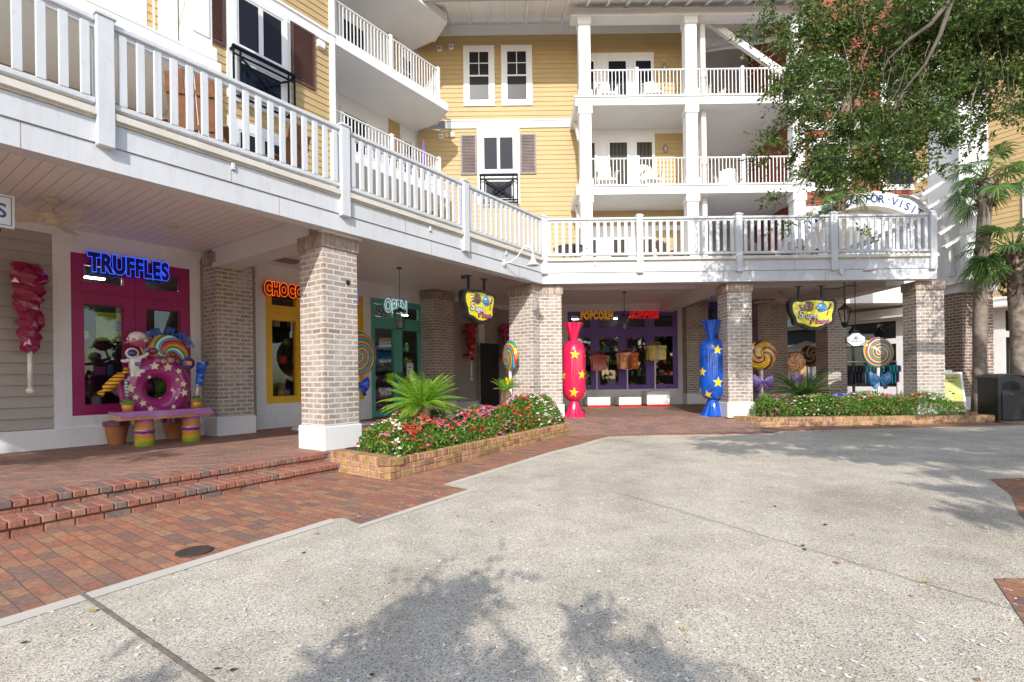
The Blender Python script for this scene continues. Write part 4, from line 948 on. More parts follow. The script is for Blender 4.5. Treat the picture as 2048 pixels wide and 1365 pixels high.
bgtree('shade_tree', 'leafy shade tree behind the viewer whose boughs shadow the near plaza', c_[0], c_[1], 6,
       [shb(X, Y, 3.1, rx, ry, rz, int(k * 2.3), *c_) for (X, Y, rx, ry, rz, k) in ((-.28, 3.05, .20, .15, .15, 18), (-.42, 2.75, .22, .15, .10, 16), (-.46, 2.35, .20, .2, .14, 20), (-.25, 2.05, .34, .15, .12, 24), (.22, 2.40, .26, .12, .07, 10), (.40, 1.95, .34, .1, .10, 14), (-1.65, 2.0, .4, .12, .08, 14), (-.95, 1.75, .4, .12, .10, 14), (0, 1.2, 1.0, .2, .12, 20))]
       , 3, .095)
c_ = (9.5, -3.0)
bgtree('shade_tree', 'wide shade tree behind the viewer whose boughs shadow the right of the plaza', c_[0], c_[1], 6,
       [shb(X, Y, 4.6, rx, ry, rz, int(k * 5), *c_) for (X, Y, rx, ry, rz, k) in ((4.2, 9.4, .8, .3, .16, 30), (5.6, 9.0, 1.1, .5, .35, 110), (7.6, 8.8, 1.3, .6, .5, 190), (9.6, 8.6, 1.2, .7, .5, 190), (5.0, 7.6, .7, .4, .22, 50), (6.2, 7.0, .8, .4, .25, 60), (8.2, 6.8, 1.2, .5, .3, 100), (3.6, 8.4, .6, .3, .15, 18), (5.2, 5.9, .35, .2, .10, 14), (4.6, 5.2, .4, .15, .08, 14), (4.0, 4.2, .25, .1, .05, 8), (6.6, 10.4, 2., .4, .22, 80), (10.2, 10.8, 1.2, .6, .4, 100))], 8, .14)
c_ = (-8.0, -3.6)
bgtree('shade_tree', 'shade tree at the far left behind the viewer shading the end of the walk', c_[0], c_[1], 6,
       [((-6.3 - 1.0 + 8.0, 7.6 - 8.4 + 3.6, 5.25), (1.25, .5, .42), 150), ((-5.2 - 1.0 + 8.0, 7.2 - 8.4 + 3.6, 5.2), (.5, .3, .16), 22), ((-8.2 + 8., -2.2 + 3.6, 5.4), (1.2, .6, .6), 120)], 9, .11)
for i, (x, y, h) in enumerate([(-9, -17, 8), (-3.5, -19, 9), (3, -18, 8), (9, -18, 9), (15, -15, 8), (-15, -11, 8)]):
    r_ = random.Random(40 + i)
    bgtree('shade_tree', ['broad oak behind the viewer at the far left of the square', 'tall oak behind the viewer facing the near pillar', 'round oak behind the viewer facing the lantern', 'tall oak behind the viewer facing the blue candy', 'wide oak behind the viewer beyond the black bin', 'oak behind the viewer past the left end of the steps'][i], x, y, h,
           [((r_.uniform(-2.6, 2.6), r_.uniform(-1.2, 1.2), h * r_.uniform(.10, .78)), (1.6, 1.2, 1.0), 170) for _ in range(13)], i, .24)

# ------------------------------------------------------------------ flower beds
def inpoly(x, y, p):
    c = False; j = len(p) - 1
    for i in range(len(p)):
        if (p[i][1] > y) != (p[j][1] > y) and x < (p[j][0] - p[i][0]) * (y - p[i][1]) / (p[j][1] - p[i][1]) + p[i][0]: c = not c
        j = i
    return c
def pdist(x, y, p):
    best = 9
    for i in range(len(p)):
        a, b_ = p[i], p[(i + 1) % len(p)]; dx, dy = b_[0] - a[0], b_[1] - a[1]; t = max(0, min(1, ((x - a[0]) * dx + (y - a[1]) * dy) / (dx * dx + dy * dy)))
        best = min(best, math.hypot(x - a[0] - t * dx, y - a[1] - t * dy))
    return best
fm = {'red': paint('petal_red', (.62, .015, .02), .5, .2), 'pink': paint('petal_pink', (.80, .12, .26), .5, .2), 'white': paint('petal_white', (.82, .80, .62), .5, .1), 'lilac': paint('petal_lilac', (.50, .24, .55), .5, .2), 'coral': paint('petal_coral', (.75, .16, .12), .5, .2)}
fkeys = ['red', 'pink', 'white', 'lilac', 'coral']
def bed(poly, base, hmax, bushes, nleaf, nflow, group, fall=.45, ls=.05):
    xs = [p[0] for p in poly]; ys = [p[1] for p in poly]; r = random.Random(len(bushes) * 7)
    def top(x, y):
        d = pdist(x, y, poly); s_ = min(1, d / fall); s_ = math.sqrt(max(0, 1 - (1 - s_) ** 2))
        return base + hmax(x, y) * (.25 + .75 * s_) * (.84 + .20 * math.sin(x * 4.1 + y * 2.3) * math.sin(y * 3.7 - x) + .09 * math.sin(9 * x + 7 * y))
    pts = {i: [] for i in range(len(bushes))}; fl = {i: [] for i in range(len(bushes))}
    def sample(n, dst, inner):
        k = 0
        while k < n:
            x = r.uniform(min(xs), max(xs)); y = r.uniform(min(ys), max(ys))
            if not inpoly(x, y, poly): continue
            if inner < .1 and math.sin(x * 7.3 + 1.7 * y) * math.sin(y * 6.1 - 2.2 * x) + r.uniform(-.45, 1.1) < .1: continue
            h = top(x, y); z = h - (r.random() ** 1.6) * inner * (h - base)
            ed = pdist(x, y, poly)
            if ed < .22 and r.random() < .8: z = base + (h - base) * r.random()
            i = min(range(len(bushes)), key=lambda q: math.hypot(x - bushes[q][0], y - bushes[q][1]) + .12 * math.sin(5 * x + q)); dst[i].append((x, y, z, h, ed)); k += 1
    sample(nleaf, pts, .45); sample(nflow, fl, .06)
    for i, (bx, by, cols, label) in enumerate(bushes):
        if len(pts[i]) < 5: continue
        o = thing('flower_bush', label, 'flowering bush', (bx, by, base), 0, group); P = np.array([p[:3] for p in pts[i]]) - np.array([bx, by, base])
        D = nr.normal(size=(len(P), 3)) * .8; D[:, 2] += .25; cx, cy = sum(xs) / len(xs), sum(ys) / len(ys)
        edg = np.array([p[4] for p in pts[i]]) < .3; D[edg, 1] -= .5
        V_ = leaves(P, D, ls * nr.uniform(.6, 1.2, len(P)), ls * .55 * nr.uniform(.8, 1.2, len(P)), 1.2); npmesh('foliage', V_, quads(V_), lantleaf, o)
        vs = []; mi = []
        for (x, y, z, h, ed) in fl[i]:
            c = cols[int(r.random() * len(cols))]; m = fkeys.index(c); R_ = r.uniform(.013, .026); up = Vector((r.uniform(-.5, .5), r.uniform(-.9, .2), 1)).normalized(); a_ = up.orthogonal().normalized(); b_ = up.cross(a_); c0 = Vector((x - bx, y - by, z - base + .018))
            for k in range(6):
                t = k * PI / 3 + r.random(); off = (a_ * math.cos(t) + b_ * math.sin(t)) * R_ * (.75 if k else 0); q = c0 + off + up * R_ * .3 * r.random(); s_ = R_ * .62
                s1 = a_ * math.cos(t + .8) + b_ * math.sin(t + .8); s2 = up.cross(s1)
                tl = up * s_ * r.uniform(-.4, .4)
                vs += [q + s1 * s_ + tl, q + s2 * s_, q - s1 * s_ - tl, q - s2 * s_]; mi.append(m)
        if vs: npmesh('flowers', [tuple(v) for v in vs], quads(vs), [fm[k] for k in fkeys], o, mi)
LB = [(-1.40, 6.38), (-2.12, 6.98), (-2.02, 7.75), (-.9, 9.4), (.35, 11.2), (.80, 11.55), (1.12, 11.0), (1.02, 10.72)]
bed(LB, .30, lambda x, y: .46 + .20 * min(1, max(0, (y - 6.5) / 4.6)), [
    (-1.85, 6.95, ['white', 'white', 'red', 'pink'], 'white flowering bush at the near left corner of the long planter'),
    (-1.25, 7.0, ['red', 'red', 'red', 'pink'], 'bright red flowering bush beside the black spotlight'),
    (-.85, 7.75, ['pink', 'pink', 'red', 'pink'], 'pink flowering bush in the near half of the long planter edge'),
    (-1.2, 8.4, ['white', 'pink', 'white'], 'pale flowering bush behind the big sago palm'),
    (-.25, 8.7, ['pink', 'pink', 'lilac', 'red'], 'pink and lilac flowering bush midway along the long planter'),
    (-.35, 9.9, ['pink', 'white', 'lilac'], 'sparse pink and white bush in front of the black board'),
    (.25, 9.5, ['red', 'red', 'red', 'coral'], 'deep red flowering bush on the front edge before the white one'),
    (.75, 10.25, ['white', 'white', 'white', 'pink'], 'white flowering bush at the far front end of the long planter'),
    (.5, 11.1, ['red', 'pink', 'red'], 'tall red and pink bush against the angled pillar')], 34000, 2700, 'flowering bushes in the long left planter')
RB = [(5.52, 11.25), (5.3, 11.55), (5.55, 12.1), (6.2, 12.9), (9.6, 12.6), (10.05, 11.6), (9.95, 11.2)]
bed(RB, .34, lambda x, y: .50, [
    (5.9, 11.6, ['pink', 'pink', 'lilac'], 'pink flowering bush at the left end of the right planter'), (6.6, 11.35, ['white', 'white', 'pink'], 'small white flowering bush below the dark sago'), (7.2, 11.4, ['lilac', 'lilac', 'coral'], 'lilac flowering bush left of the middle of the right planter'),
    (7.3, 12.4, ['white', 'red'], 'white topped bush behind the lilac one'), (8.0, 11.5, ['red', 'coral', 'red', 'white'], 'red flowering bush in the middle of the right planter'), (8.6, 12.1, ['red', 'pink'], 'dark bush with crimson flowers below the rainbow lollipop'),
    (8.9, 11.4, ['pink', 'red'], 'dark green bush with a few crimson flowers right of the middle'), (9.6, 11.5, ['white', 'white', 'white'], 'white flowering bush at the right end of the right planter')], 24000, 800, 'flowering bushes in the right planter', .4)

def sago(name, label, x, y, z, n, L, mat, seed, up=(.3, 1.42)):
    o = thing(name, label, 'sago palm', (x, y, z)); r = random.Random(seed); V_ = []; rb = MB()
    for i in range(n):
        az = 2.399 * i + r.uniform(-.2, .2); el = up[1] - (up[1] - up[0]) * (i / float(n)) ** .9 + r.uniform(-.08, .08); l = L * r.uniform(.85, 1.1); d = Vector((math.cos(az), math.sin(az), 0)); side = Vector((-d.y, d.x, 0)); pts = []; p = Vector((0, 0, .1)); e = el; k = 34
        for t in range(k + 1): pts.append(p.copy()); p += (d * math.cos(e) + Vector((0, 0, math.sin(e)))) * (l / k); e -= (.022 if el > .8 else .03)
        rb.tube(pts[::4], [.011, .01, .009, .008, .007, .006, .005, .004, .002][:len(pts[::4])], 4, caps=False)
        for t in range(3, k + 1):
            f = t / k; tan = (pts[t] - pts[t - 1]).normalized(); nrm = side.cross(tan).normalized(); ll = .17 * L * (math.sin(PI * min(1, f * .86 + .1)) ** .7)
            for s_ in (-1, 1):
                dr_ = (side * s_ + tan * .75 + nrm * -.38 * -1).normalized(); w_ = tan * .0095 * (L / .9); a_ = pts[t]
                V_ += [a_ - w_, a_ + dr_ * ll * .6 - w_ * .8, a_ + dr_ * ll, a_ + dr_ * ll * .5 + w_]
    npmesh('fronds', [tuple(v) for v in V_], quads(V_), mat, o); rb.build('stalks', mat, o)
    b = MB(); b.lathe([(.10, -.25), (.12, 0), (.09, .12), (0, .16)], 10); b.build('trunk', boot, o); return o
sx, sy, _ = front(845, 765, 7.75)
sago('sago_palm', 'big bright green sago palm in the long planter in front of the teal doors', sx, sy, .78, 64, .68, sagoleaf, 2, (.28, 1.35))
sx, sy, _ = front(1012, 780, 10.4); sago('sago_palm', 'small sago palm beside the lollipop with the yellow bow', sx, sy, .92, 16, .40, sagoleaf, 3, (.6, 1.4))
sago('sago_palm', 'dark green sago palm behind the flowers of the right planter', 6.95, 12.3, .68, 40, .95, sagodark, 4, (.05, 1.2))

# ------------------------------------------------------------------ cabbage palms
def fan(V_, c, d, R_, r, mat=None, nb=26):
    d = d.normalized(); side = d.cross(Vector((0, 0, 1))).normalized(); nrm = side.cross(d).normalized()
    for i in range(nb):
        a = -2.0 + 4.0 * i / (nb - 1) + r.uniform(-.05, .05); l = R_ * (1 - .25 * abs(a) / 2) * r.uniform(.85, 1.1); dr_ = (d * math.cos(a) + side * math.sin(a) + nrm * .12 * math.cos(a)).normalized()
        w_ = dr_.cross(nrm).normalized() *   .021 * R_ / .6; p1 = c + dr_ * l * .55; p2 = c + dr_ * l * .95 + Vector((0, 0, -l * .30))
        V_ += [c - w_ * .3, p1 - w_, p2, p1 + w_]
def cpalm(label, base, topz, lean, rad, nf, R_, seed, boots=.5, extra=()):
    o = thing('cabbage_palm', label, 'palm', base); r = random.Random(seed); b = MB(); h = topz - base[2]
    pts = [(lean[0] * t * t, lean[1] * t, h * t) for t in [i / 10. for i in range(11)]]
    b.tube(pts, [rad * (1.25 if i == 0 else 1 + .05 * math.sin(i * 2)) for i in range(11)], 12); b.build('trunk', palmbark, o, True)
    b = MB(); tp = Vector(pts[-1])
    for i in range(int(boots * 70)):
        a = r.uniform(0, 2 * PI); z = -r.uniform(-.05, boots); q = tp + Vector((math.cos(a) * rad, math.sin(a) * rad, z)); d = Vector((math.cos(a), math.sin(a), .9)).normalized()
        b.tube([q, q + d * r.uniform(.09, .18)], [.035, .012], 4)
    b.build('leaf_bases', boot, o)
    V_ = []; sb = MB()
    for i in range(nf):
        az = 2.399 * i + r.uniform(-.3, .3); el = 1.2 - 2.0 * (i / nf) + r.uniform(-.15, .15); d = Vector((math.cos(az) * math.cos(el), math.sin(az) * math.cos(el), math.sin(el))); pl = R_ * r.uniform(.8, 1.1)
        m = tp + d * pl * .6 + Vector((0, 0, .05)); e = tp + d * pl; e.z -= .12; sb.tube([tp, m, e], [.014, .011, .008], 4, caps=False); dd = (e - m).normalized(); fan(V_, e, dd, R_ * .85, r)
    for (off, d, s_) in extra:
        e = Vector(off); sb.tube([Vector((tp.x, tp.y, e.z + .1)), e], [.014, .008], 4); 
        for _ in range(3): fan(V_, e, Vector(d) + Vector((r.uniform(-.4, .4), r.uniform(-.4, .4), r.uniform(-.3, .3))), s_, r)
    npmesh('fronds', [tuple(v) for v in V_], quads(V_), palmleaf, o); sb.build('stalks', palmleaf, o); return o
cpalm('tall leaning cabbage palm in front of the white pier', (11.2, 12.35, .3), 5.95, (.25, 0), .135, 20, .62, 5, .7)
cpalm('cabbage palm with shaggy bark at the right edge behind the bin', (11.75, 11.9, .3), 4.15, (-.12, 0), .16, 20, .72, 6, 1.1, extra=(((-.78, 0, 3.55), (-.6, 0, -.5), .62), ((-.75, .1, 3.65), (.5, 0, -.3), .5)))
cpalm('cabbage palm with orange leaf bases behind the terrace railing', (10.6, 16.6, .3), 7.35, (.1, 0), .15, 14, .7, 7, .8)

# ------------------------------------------------------------------ neon and lettered signs
def lettersign(name, label, cat, txt, loc, rz, size, sx_, fill, edge, elift=.006, thick=.03, spacing=1.02, off=.012, tube=.0048):
    o = thing(name, label, cat, loc, rz); text_me('letters', txt, size, fill, o, (0, 0, 0), thick, off, sx_, spacing=spacing)
    text_me('neon_outline', txt, size, edge, o, (0, -thick - elift, 0), off=off + .004, sx=sx_, outline=tube, spacing=spacing); return o
nblue = emis('neon_blue', (.02, .08, .9), 1.1); norange = emis('neon_orange', (1, .13, .01), .9); nyel = emis('neon_amber', (1, .42, .02), .7); nred = emis('neon_red', (1, .02, .02), 1.0); nwhite = emis('neon_white', (.6, .9, .92), .6)
dk = lambda n_, c: paint(n_, c, .4, .1)
kb, ko, ky, kr, kw = dk('letter_navy', (.01, .012, .09)), dk('letter_maroon', (.09, .03, .008)), dk('letter_brown', (.06, .05, .01)), dk('letter_red', (.10, .008, .008)), dk('letter_pale', (.62, .85, .85))
LZ = WROT
def wsign(txt, u, z, size, sx_, f, e, label, sp=1.02, off=.022, v=V - .10, rot=0):
    x, y = wxy(u, v); return lettersign('neon_sign', label, 'neon sign', txt, (x, y, z), LZ + rot, size, sx_, f, e, spacing=sp, off=off)
wsign('TRUFFLES', 2.70, 3.14, .40, .64, kb, nblue, 'blue neon TRUFFLES letters over the magenta window', 1.05)
wsign('CHOCOLATE', 5.60, 3.12, .36, .62, ko, norange, 'orange neon CHOCOLATE letters over the yellow window', 1.05)
wsign('CAKE', 7.36, 3.16, .34, .62, kb, nblue, 'blue neon CAKE letters beside the OPEN sign', 1.05)
wsign('OPEN', 8.75, 3.06, .46, .60, kw, nwhite, 'pale turquoise OPEN letters over the teal doors', 1.08, .02)
def fsign(txt, x, z, size, sx_, f, e, label, y=YS - .12): return lettersign('neon_sign', label, 'neon sign', txt, (x, y, z), 0, size, sx_, f, e, spacing=1.18, off=.004, tube=.0036)
fsign('POPCORN', 2.31, 3.24, .34, .60, ky, nyel, 'amber neon POPCORN letters over the purple window')
fsign('GUMMIES', 3.94, 3.25, .34, .60, kr, nred, 'red neon GUMMIES letters over the purple window')
fsign('FUDGE', 6.60, 2.75, .33, .66, kb, nblue, 'blue neon FUDGE letters half hidden by the blue candy', YS - .2)
# small square sign cut by the left edge
o = wthing('hanging_sign', 'white hanging sign with a blue border and letter S at the left edge', 'sign', 1.05, 1.0, 2.9)
b = MB(); b.bbox(-.5, .235, -.02, .02, 0, .335, .006); b.build('board', white, o)
b = MB(); frame(b, -.47, .212, .022, .313, .006, -.024, -.0201); b.build('border', paint('sign_blue', (.05, .10, .30), .4), o)
text_me('lettering', 'SHOPS', .2, MATS['sign_blue'], o, (.175, -.022, .10), .002, .003, .9, align='RIGHT')
b = MB(); b.tube([(-.1, 0, .33), (-.1, 0, .86)], .012, 6); b.build('hanger', blackm, o)
b = MB(); b.ell((.08, -.04, -.04), (.05, .05, .035)); q = b.build('camera_dome', blackm, o, True)
# Sugar Planet boards
def board(label, loc, rz, s):
    o = thing('hanging_sign', label, 'sign', loc, rz, 'double armed Sugar Planet signs under the terrace')
    raw = [(610, 950), (622, 915), (650, 903), (735, 905), (760, 895), (830, 887), (905, 890), (950, 900), (1040, 905), (1056, 925), (1056, 975), (1048, 1010), (1030, 1060), (1033, 1120), (1015, 1140), (960, 1160), (925, 1180), (860, 1196), (800, 1190), (758, 1172), (735, 1158), (668, 1145), (655, 1125), (650, 1080), (632, 1050), (615, 1010)]
    cx, cz = 836, 1040; k = s / 446.
    P = [((p[0] - cx) * k, -(p[1] - cz) * k) for p in raw]; Q = [(p[0] * .87, p[1] * .81) for p in P]
    b = MB(); b.xprism(P, -.07, .07); b.xprism(P, -.085, .085) if 0 else None; b.build('cabinet', blackm, o)
    b = MB(); b.xprism(Q, -.078, -.071); b.build('face', gloss('sign_yellow', (.80, .68, .02), .3), o)
    ink = blackm; X = lambda px: (px - cx) * k; Z = lambda py: -(py - cz) * k
    b = MB(); b.ell((X(790), -.082, Z(975)), (45 * k, .006, 42 * k), 24, 8); b.build('chocolate_planet', gloss('choc', (.16, .045, .02), .3), o, True)
    b = MB(); b.lathe([(50 * k, -.003), (50 * k, .003), (42 * k, .003), (42 * k, -.003)], 28); q = b.build('green_ring', gloss('sign_green', (.03, .20, .10), .3), o); q.rotation_euler = (PI / 2, 0, 0); q.location = (X(790), -.084, Z(975))
    b = MB(); b.ell((X(912), -.082, Z(985)), (50 * k, .007, 47 * k), 24, 8); b.ell((X(900), -.088, Z(968)), (16 * k, .004, 9 * k), mi=1); b.build('blue_planet', [gloss('sign_blue2', (.04, .28, .60), .3), white], o, True)
    b = MB(); b.tube([(X(845), -.085, Z(985)), (X(880), -.092, Z(1003)), (X(945), -.092, Z(1010)), (X(992), -.085, Z(993))], .008 * s, 6); b.build('planet_ring', gloss('choc2', (.22, .07, .03), .3), o, True)
    b = MB(); b.tube([(X(705), -.083, Z(955)), (X(738), -.083, Z(1015))], .027 * s, 8)
    b.build('candy_stick', stripemat('stick_stripes', (.7, .7, .72), (.25, .07, .05), .05), o, True)
    b = MB(); b.tube([(X(975), -.083, Z(1000)), (X(1003), -.083, Z(950))], .014 * s, 6); b.tube([(X(960), -.083, Z(1060)), (X(975), -.083, Z(1020))], .011 * s, 6); b.ell((X(925), -.083, Z(932)), (7 * k, .004, 7 * k)); b.ell((X(760), -.083, Z(935)), (5 * k, .004, 5 * k)); b.build('little_sweets', gloss('choc3', (.15, .04, .04), .3), o, True)
    for (txt, sx0, zz, sz, m, nm) in (('Sugar', 705, 1085, .155, gloss('bubble_white', (.75, .78, .84), .3), 'word_sugar'), ('Planet', 812, 1135, .13, gloss('bubble_pink', (.50, .10, .30), .3), 'word_planet')):
        big = sz * s * 1.45; sm = sz * s * .95
        for (t_, s_, x_0, nm2) in ((txt[0], big, X(sx0) - .03 * s, 'capital'), (txt[1:], sm, X(sx0) + big * .50, 'rest')):
            text_me(nm + '_shadow', t_, s_, ink, o, (x_0 - .004, -.0845, Z(zz)), .003, .013 * s, 1., shear=.15, spacing=1.12); text_me(nm, t_, s_, m, o, (x_0, -.0895, Z(zz)), .004, .003 * s, 1., shear=.15, spacing=1.12)
    b = MB()
    for x in (X(715), X(935)): b.box(x - .02, x + .02, -.02, .02, Z(900) - .02, Z(780)); b.bbox(x - .09, x + .09, -.04, .04, Z(780), Z(780) + .012, .004)
    b.build('hanger', blackm, o); return o, X, Z
x_, y_ = wxy(8.05, .45); o, X, Z = board('yellow and black Sugar Planet sign left of the angled pillar', (x_, y_, 2.76), WROT, 1.0)
b = MB(); b.tube([(X(705), 0, Z(800)), (X(660), -.02, Z(802))], .012, 5); b.bbox(X(660) - .09, X(660), -.045, .02, Z(802) - .035, Z(802) + .03, .008); b.build('spot_lamp', blackm, o)
o, X, Z = board('yellow and black Sugar Planet sign over the right planter', (7.0, 12.0, 2.71), 0, 1.10)
b = MB(); b.tube([(X(945), 0, Z(800)), (X(1010), 0, Z(808)), (X(1100), 0, Z(800)), (X(1180), 0, Z(780))], .009, 5); b.bbox(X(1180), X(1265), -.03, .02, Z(785), Z(775), .008); b.build('spot_lamp', blackm, o)
# small Latitude sign
o = thing('hanging_sign', 'small white oval shop sign with a red and blue sail', 'sign', (8.25, 12.35, 2.12))
b = MB(); pts = []
for i in range(40):
    a = 2 * PI * i / 40; rr = 1 + .05 * math.cos(4 * a) - .04 * math.cos(8 * a); pts.append((.235 * rr * math.cos(a), .165 * rr * math.sin(a)))
b.xprism(pts, -.012, .012); b.build('rim', blackm, o)
b = MB(); b.xprism([(p[0] * .92, p[1] * .9) for p in pts], -.016, -.0121); b.build('face', paint('sign_white', (.75, .77, .78), .4), o)
b = MB(); b.xprism([(.01, -.0), (.01, .10), (.05, .0)], -.02, -.0165); b.build('red_sail', paint('sail_red', (.6, .03, .05), .4), o)
b = MB(); b.xprism([(0, 0), (0, .085), (-.07, 0)], -.02, -.0165); b.build('blue_sail', paint('sail_blue', (.03, .30, .38), .4), o)
text_me('lettering', 'Latitude 25°', .062, paint('sign_ink', (.03, .05, .22), .4), o, (0, -.018, -.065), .001, .001, 1, align='CENTER')
b = MB(); b.tube([(-.1, 0, .16), (-.02, 0, .28), (0, 0, .34)], .008, 5); b.tube([(.1, 0, .16), (.02, 0, .28)], .008, 5); b.tube([(0, 0, .3), (0, 0, 1.55)], .01, 5); b.build('hanger', blackm, o)
# arch sign
o = thing('arch_sign', 'white arch with navy letters THANK YOU FOR VISITING above the terrace railing', 'sign', (12.37, 17.8, 4.29))
R1, R0, zc = 3.29, 2.78, 0.
b = MB(); ao = [(R1 * math.cos(a), zc + R1 * math.sin(a)) for a in [PI * i / 30 for i in range(31)]]; ai = [(R0 * math.cos(a), zc + R0 * math.sin(a)) for a in [PI * i / 30 for i in range(31)]]
for i in range(30): b.xprism([ao[i], ao[i + 1], ai[i + 1], ai[i]], -.1, .35)
b.build('arch', white, o)

txt = 'THANK YOU FOR VISITING'; n_ = len(txt)
for i, ch in enumerate(txt):
    if ch == ' ': continue
    a = PI * (.765 - .54 * (i + .5) / n_); q = text_me('letter', ch, .37, paint('sign_navy', (.03, .07, .28), .4), o, (0, 0, 0), .008, .004, 1, align='CENTER'); q.location = (2.90 * math.cos(a), -.11, zc + 2.90 * math.sin(a)); q.rotation_euler = (0, PI / 2 - a, 0)
b = MB(); b.box(-2.6, 2.6, .36, .7, -.5, 2.75); b.build('backing', soffitw, o)
for k, (sx_, sy_, lb) in enumerate(((0, 0, ''),)):
    o = thing('stair_rail', 'white stair railing rising to the right behind the terrace pickets', 'railing', (9.0, 13.2, 3.9))
    b = MB(); b.tube([(-.9, 0, .25), (1.45, 0, 1.15)], .035, 6)
    for i in range(19): x = -.85 + i * .125; b.box(x - .03, x + .03, -.02, .02, 0, .25 + (x + .9) * .38)
    b.build('pickets', white, o)

# ------------------------------------------------------------------ red building, yellow shop building, kiosk
o = thing('red_building', 'red sided building with white windows and balconies behind the oak', 'building', (16, 18.6, .3))
b = MB(); siding(b, -5.95, .7, 3.6, 17, 0, .15); b.build('wall', redside, o)
b = MB(); b.box(-5.95, .7, .02, 3, 3.5, 17); b.build('core', greyw, o)
for x in (-5.2, -2.6):
    for z in (4.6, 7.6, 10.6): window(o, x, x + 1.5, z, z + 1.9, -.015, 'sash', .16)
b = MB()
for z in (3.5, 6.7, 9.8): b.box(-5.95, .7, -.06, -.02, z, z + .35)
b.box(-5.95, -5.6, -.07, -.0, 3.4, 17); b.build('trim', whiteb, o)
for z in (8.4, 11.5):
    b = MB(); b.box(-2.0, .6, -1.7, -.05, z - 1.55, z - 1.2); b.build('balcony_slab', whiteb, o)
    b = MB(); thinrail(b, -2.0, .6, z - 1.15, z - .2, -1.6, posts=(-.7,)); b.build('balcony_railing', whiteb, o)
b = MB()
for x in (-1.9, .5): b.box(x - .13, x + .13, -1.65, -1.4, 6.6, 14)
b.build('balcony_posts', whiteb, o)
RZ = math.atan2(-.87, .49)
o = thing('yellow_building', 'yellow sided shop building with crossed transom windows at the right edge', 'building', (12.8, 21.7, .3), RZ)
b = MB(); siding(b, -3, 14, 3.35, 14, 0, .16, .016); b.build('wall', yellow, o)
b = MB(); b.box(-3, 14, -.05, .3, 2.95, 3.34); b.box(-3, 14, -.14, .3, 3.34, 3.40)
for x in (-3, 0.4, 3.0, 5.6, 8.6, 11.6): b.box(x, x + .45, -.045, .3, 0, 2.95)
b.box(-3, 14, -.04, .3, 2.1, 2.3); b.box(-3, 14, -.06, .3, 0, .5); b.build('trim', white, o)
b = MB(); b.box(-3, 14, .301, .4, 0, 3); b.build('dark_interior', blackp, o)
for (a_, c_) in ((.85, 3.0), (3.45, 5.6), (6.05, 8.6), (9.05, 11.6)):
    b = MB(); m = (a_ + c_) / 2; frame(b, a_, c_, 2.3, 2.95, .05, .0, .06); frame(b, a_, m, .5, 2.1, .05, 0, .06); frame(b, m, c_, .5, 2.1, .05, 0, .06)
    b.tube([(a_ + .05, .03, 2.35), (c_ - .05, .03, 2.9)], .014, 4); b.tube([(a_ + .05, .03, 2.9), (c_ - .05, .03, 2.35)], .014, 4); w_ = b.build('shop_window', blackm, o)
    b = MB(); b.add([(a_, .08, .5), (c_, .08, .5), (c_, .08, 2.95), (a_, .08, 2.95)], [(0, 1, 2, 3)]); b.build('pane', glass, w_)
window(o, 1.2, 2.1, 4.0, 5.6, -.02, 'none', .12); shutter(o, 2.15, 2.6, 4.0, 5.6, -.02, blackp)
window(o, 6.5, 7.6, 5.2, 7.0, -.02, 'sash', .14)
b = MB(); b.box(-3, 14, -.7, -.05, 3.02, 3.08); b.build('awning_shelf', cream, o)
o = thing('kiosk', 'small tan kiosk with a hipped roof and a poster in the passage', 'kiosk', (12.6, 22.0, .3))
b = MB(); b.box(-.55, .55, -.5, .5, 0, 1.95); b.build('body', paint('kiosk_tan', (.48, .30, .17), .6), o)
b = MB(); b.add([(-.8, -.75, 1.95), (.8, -.75, 1.95), (.8, .75, 1.95), (-.8, .75, 1.95), (0, 0, 2.45), (-.8, -.75, 2.05), (.8, -.75, 2.05), (.8, .75, 2.05), (-.8, .75, 2.05)], [(3, 2, 1, 0), (5, 6, 4), (6, 7, 4), (7, 8, 4), (8, 5, 4), (0, 1, 6, 5), (1, 2, 7, 6), (2, 3, 8, 7), (3, 0, 5, 8)]); b.build('roof', paint('kiosk_roof', (.42, .33, .24), .8), o)
b = MB(); b.box(-.3, .45, -.53, -.505, .5, 1.75, 0); b.box(-.26, .41, -.54, -.531, .72, 1.5, 1); b.box(-.26, .41, -.54, -.531, .56, .70, 2); b.build('poster', [blackp, white, paint('poster_orange', (.75, .2, .08), .5)], o)
o = thing('background_building', 'pale blue grey building seen down the passage', 'building', (14, 33, .3))
b = MB(); siding(b, -6, 12, 0, 9, 0, .18); b.build('wall', paint('blue_grey_siding', (.42, .46, .52), .6), o)
for x in (-3, -.5, 2): window(o, x, x + 1.2, 1.2, 3, -.02, 'sash', .14)
# clothes rack
o = thing('clothes_rack', 'rack of blue and black shirts outside the shop in the passage', 'clothes rack', (11.9, 17.2, .35))
b = MB(); b.tube([(-.75, 0, 0), (-.75, 0, 1.35), (.95, 0, 1.35), (.95, 0, 0)], .018, 6); b.build('rail', metalg, o)
cm = [paint('shirt_%d' % i, c, .8, .2) for i, c in enumerate([(.02, .02, .03), (.12, .30, .36), (.20, .42, .48), (.05, .10, .22), (.03, .35, .40), (.30, .12, .35)])]
for i in range(15):
    x = -.68 + i * .11; b = MB(); m_ = [0, 0, 0, 0, 1, 2, 1, 2, 3, 4, 0, 4, 4, 4, 5][i]; h = rng.uniform(.62, .75)
    b.prism([(x - .02, -.22), (x + .03, -.2), (x + .02, .22), (x - .03, .2)], 1.32 - h, 1.22); b.prism([(x - .02, -.3), (x + .02, -.3), (x + .02, .3), (x - .02, .3)], 1.0, 1.2); b.build('shirt', cm[m_], o)
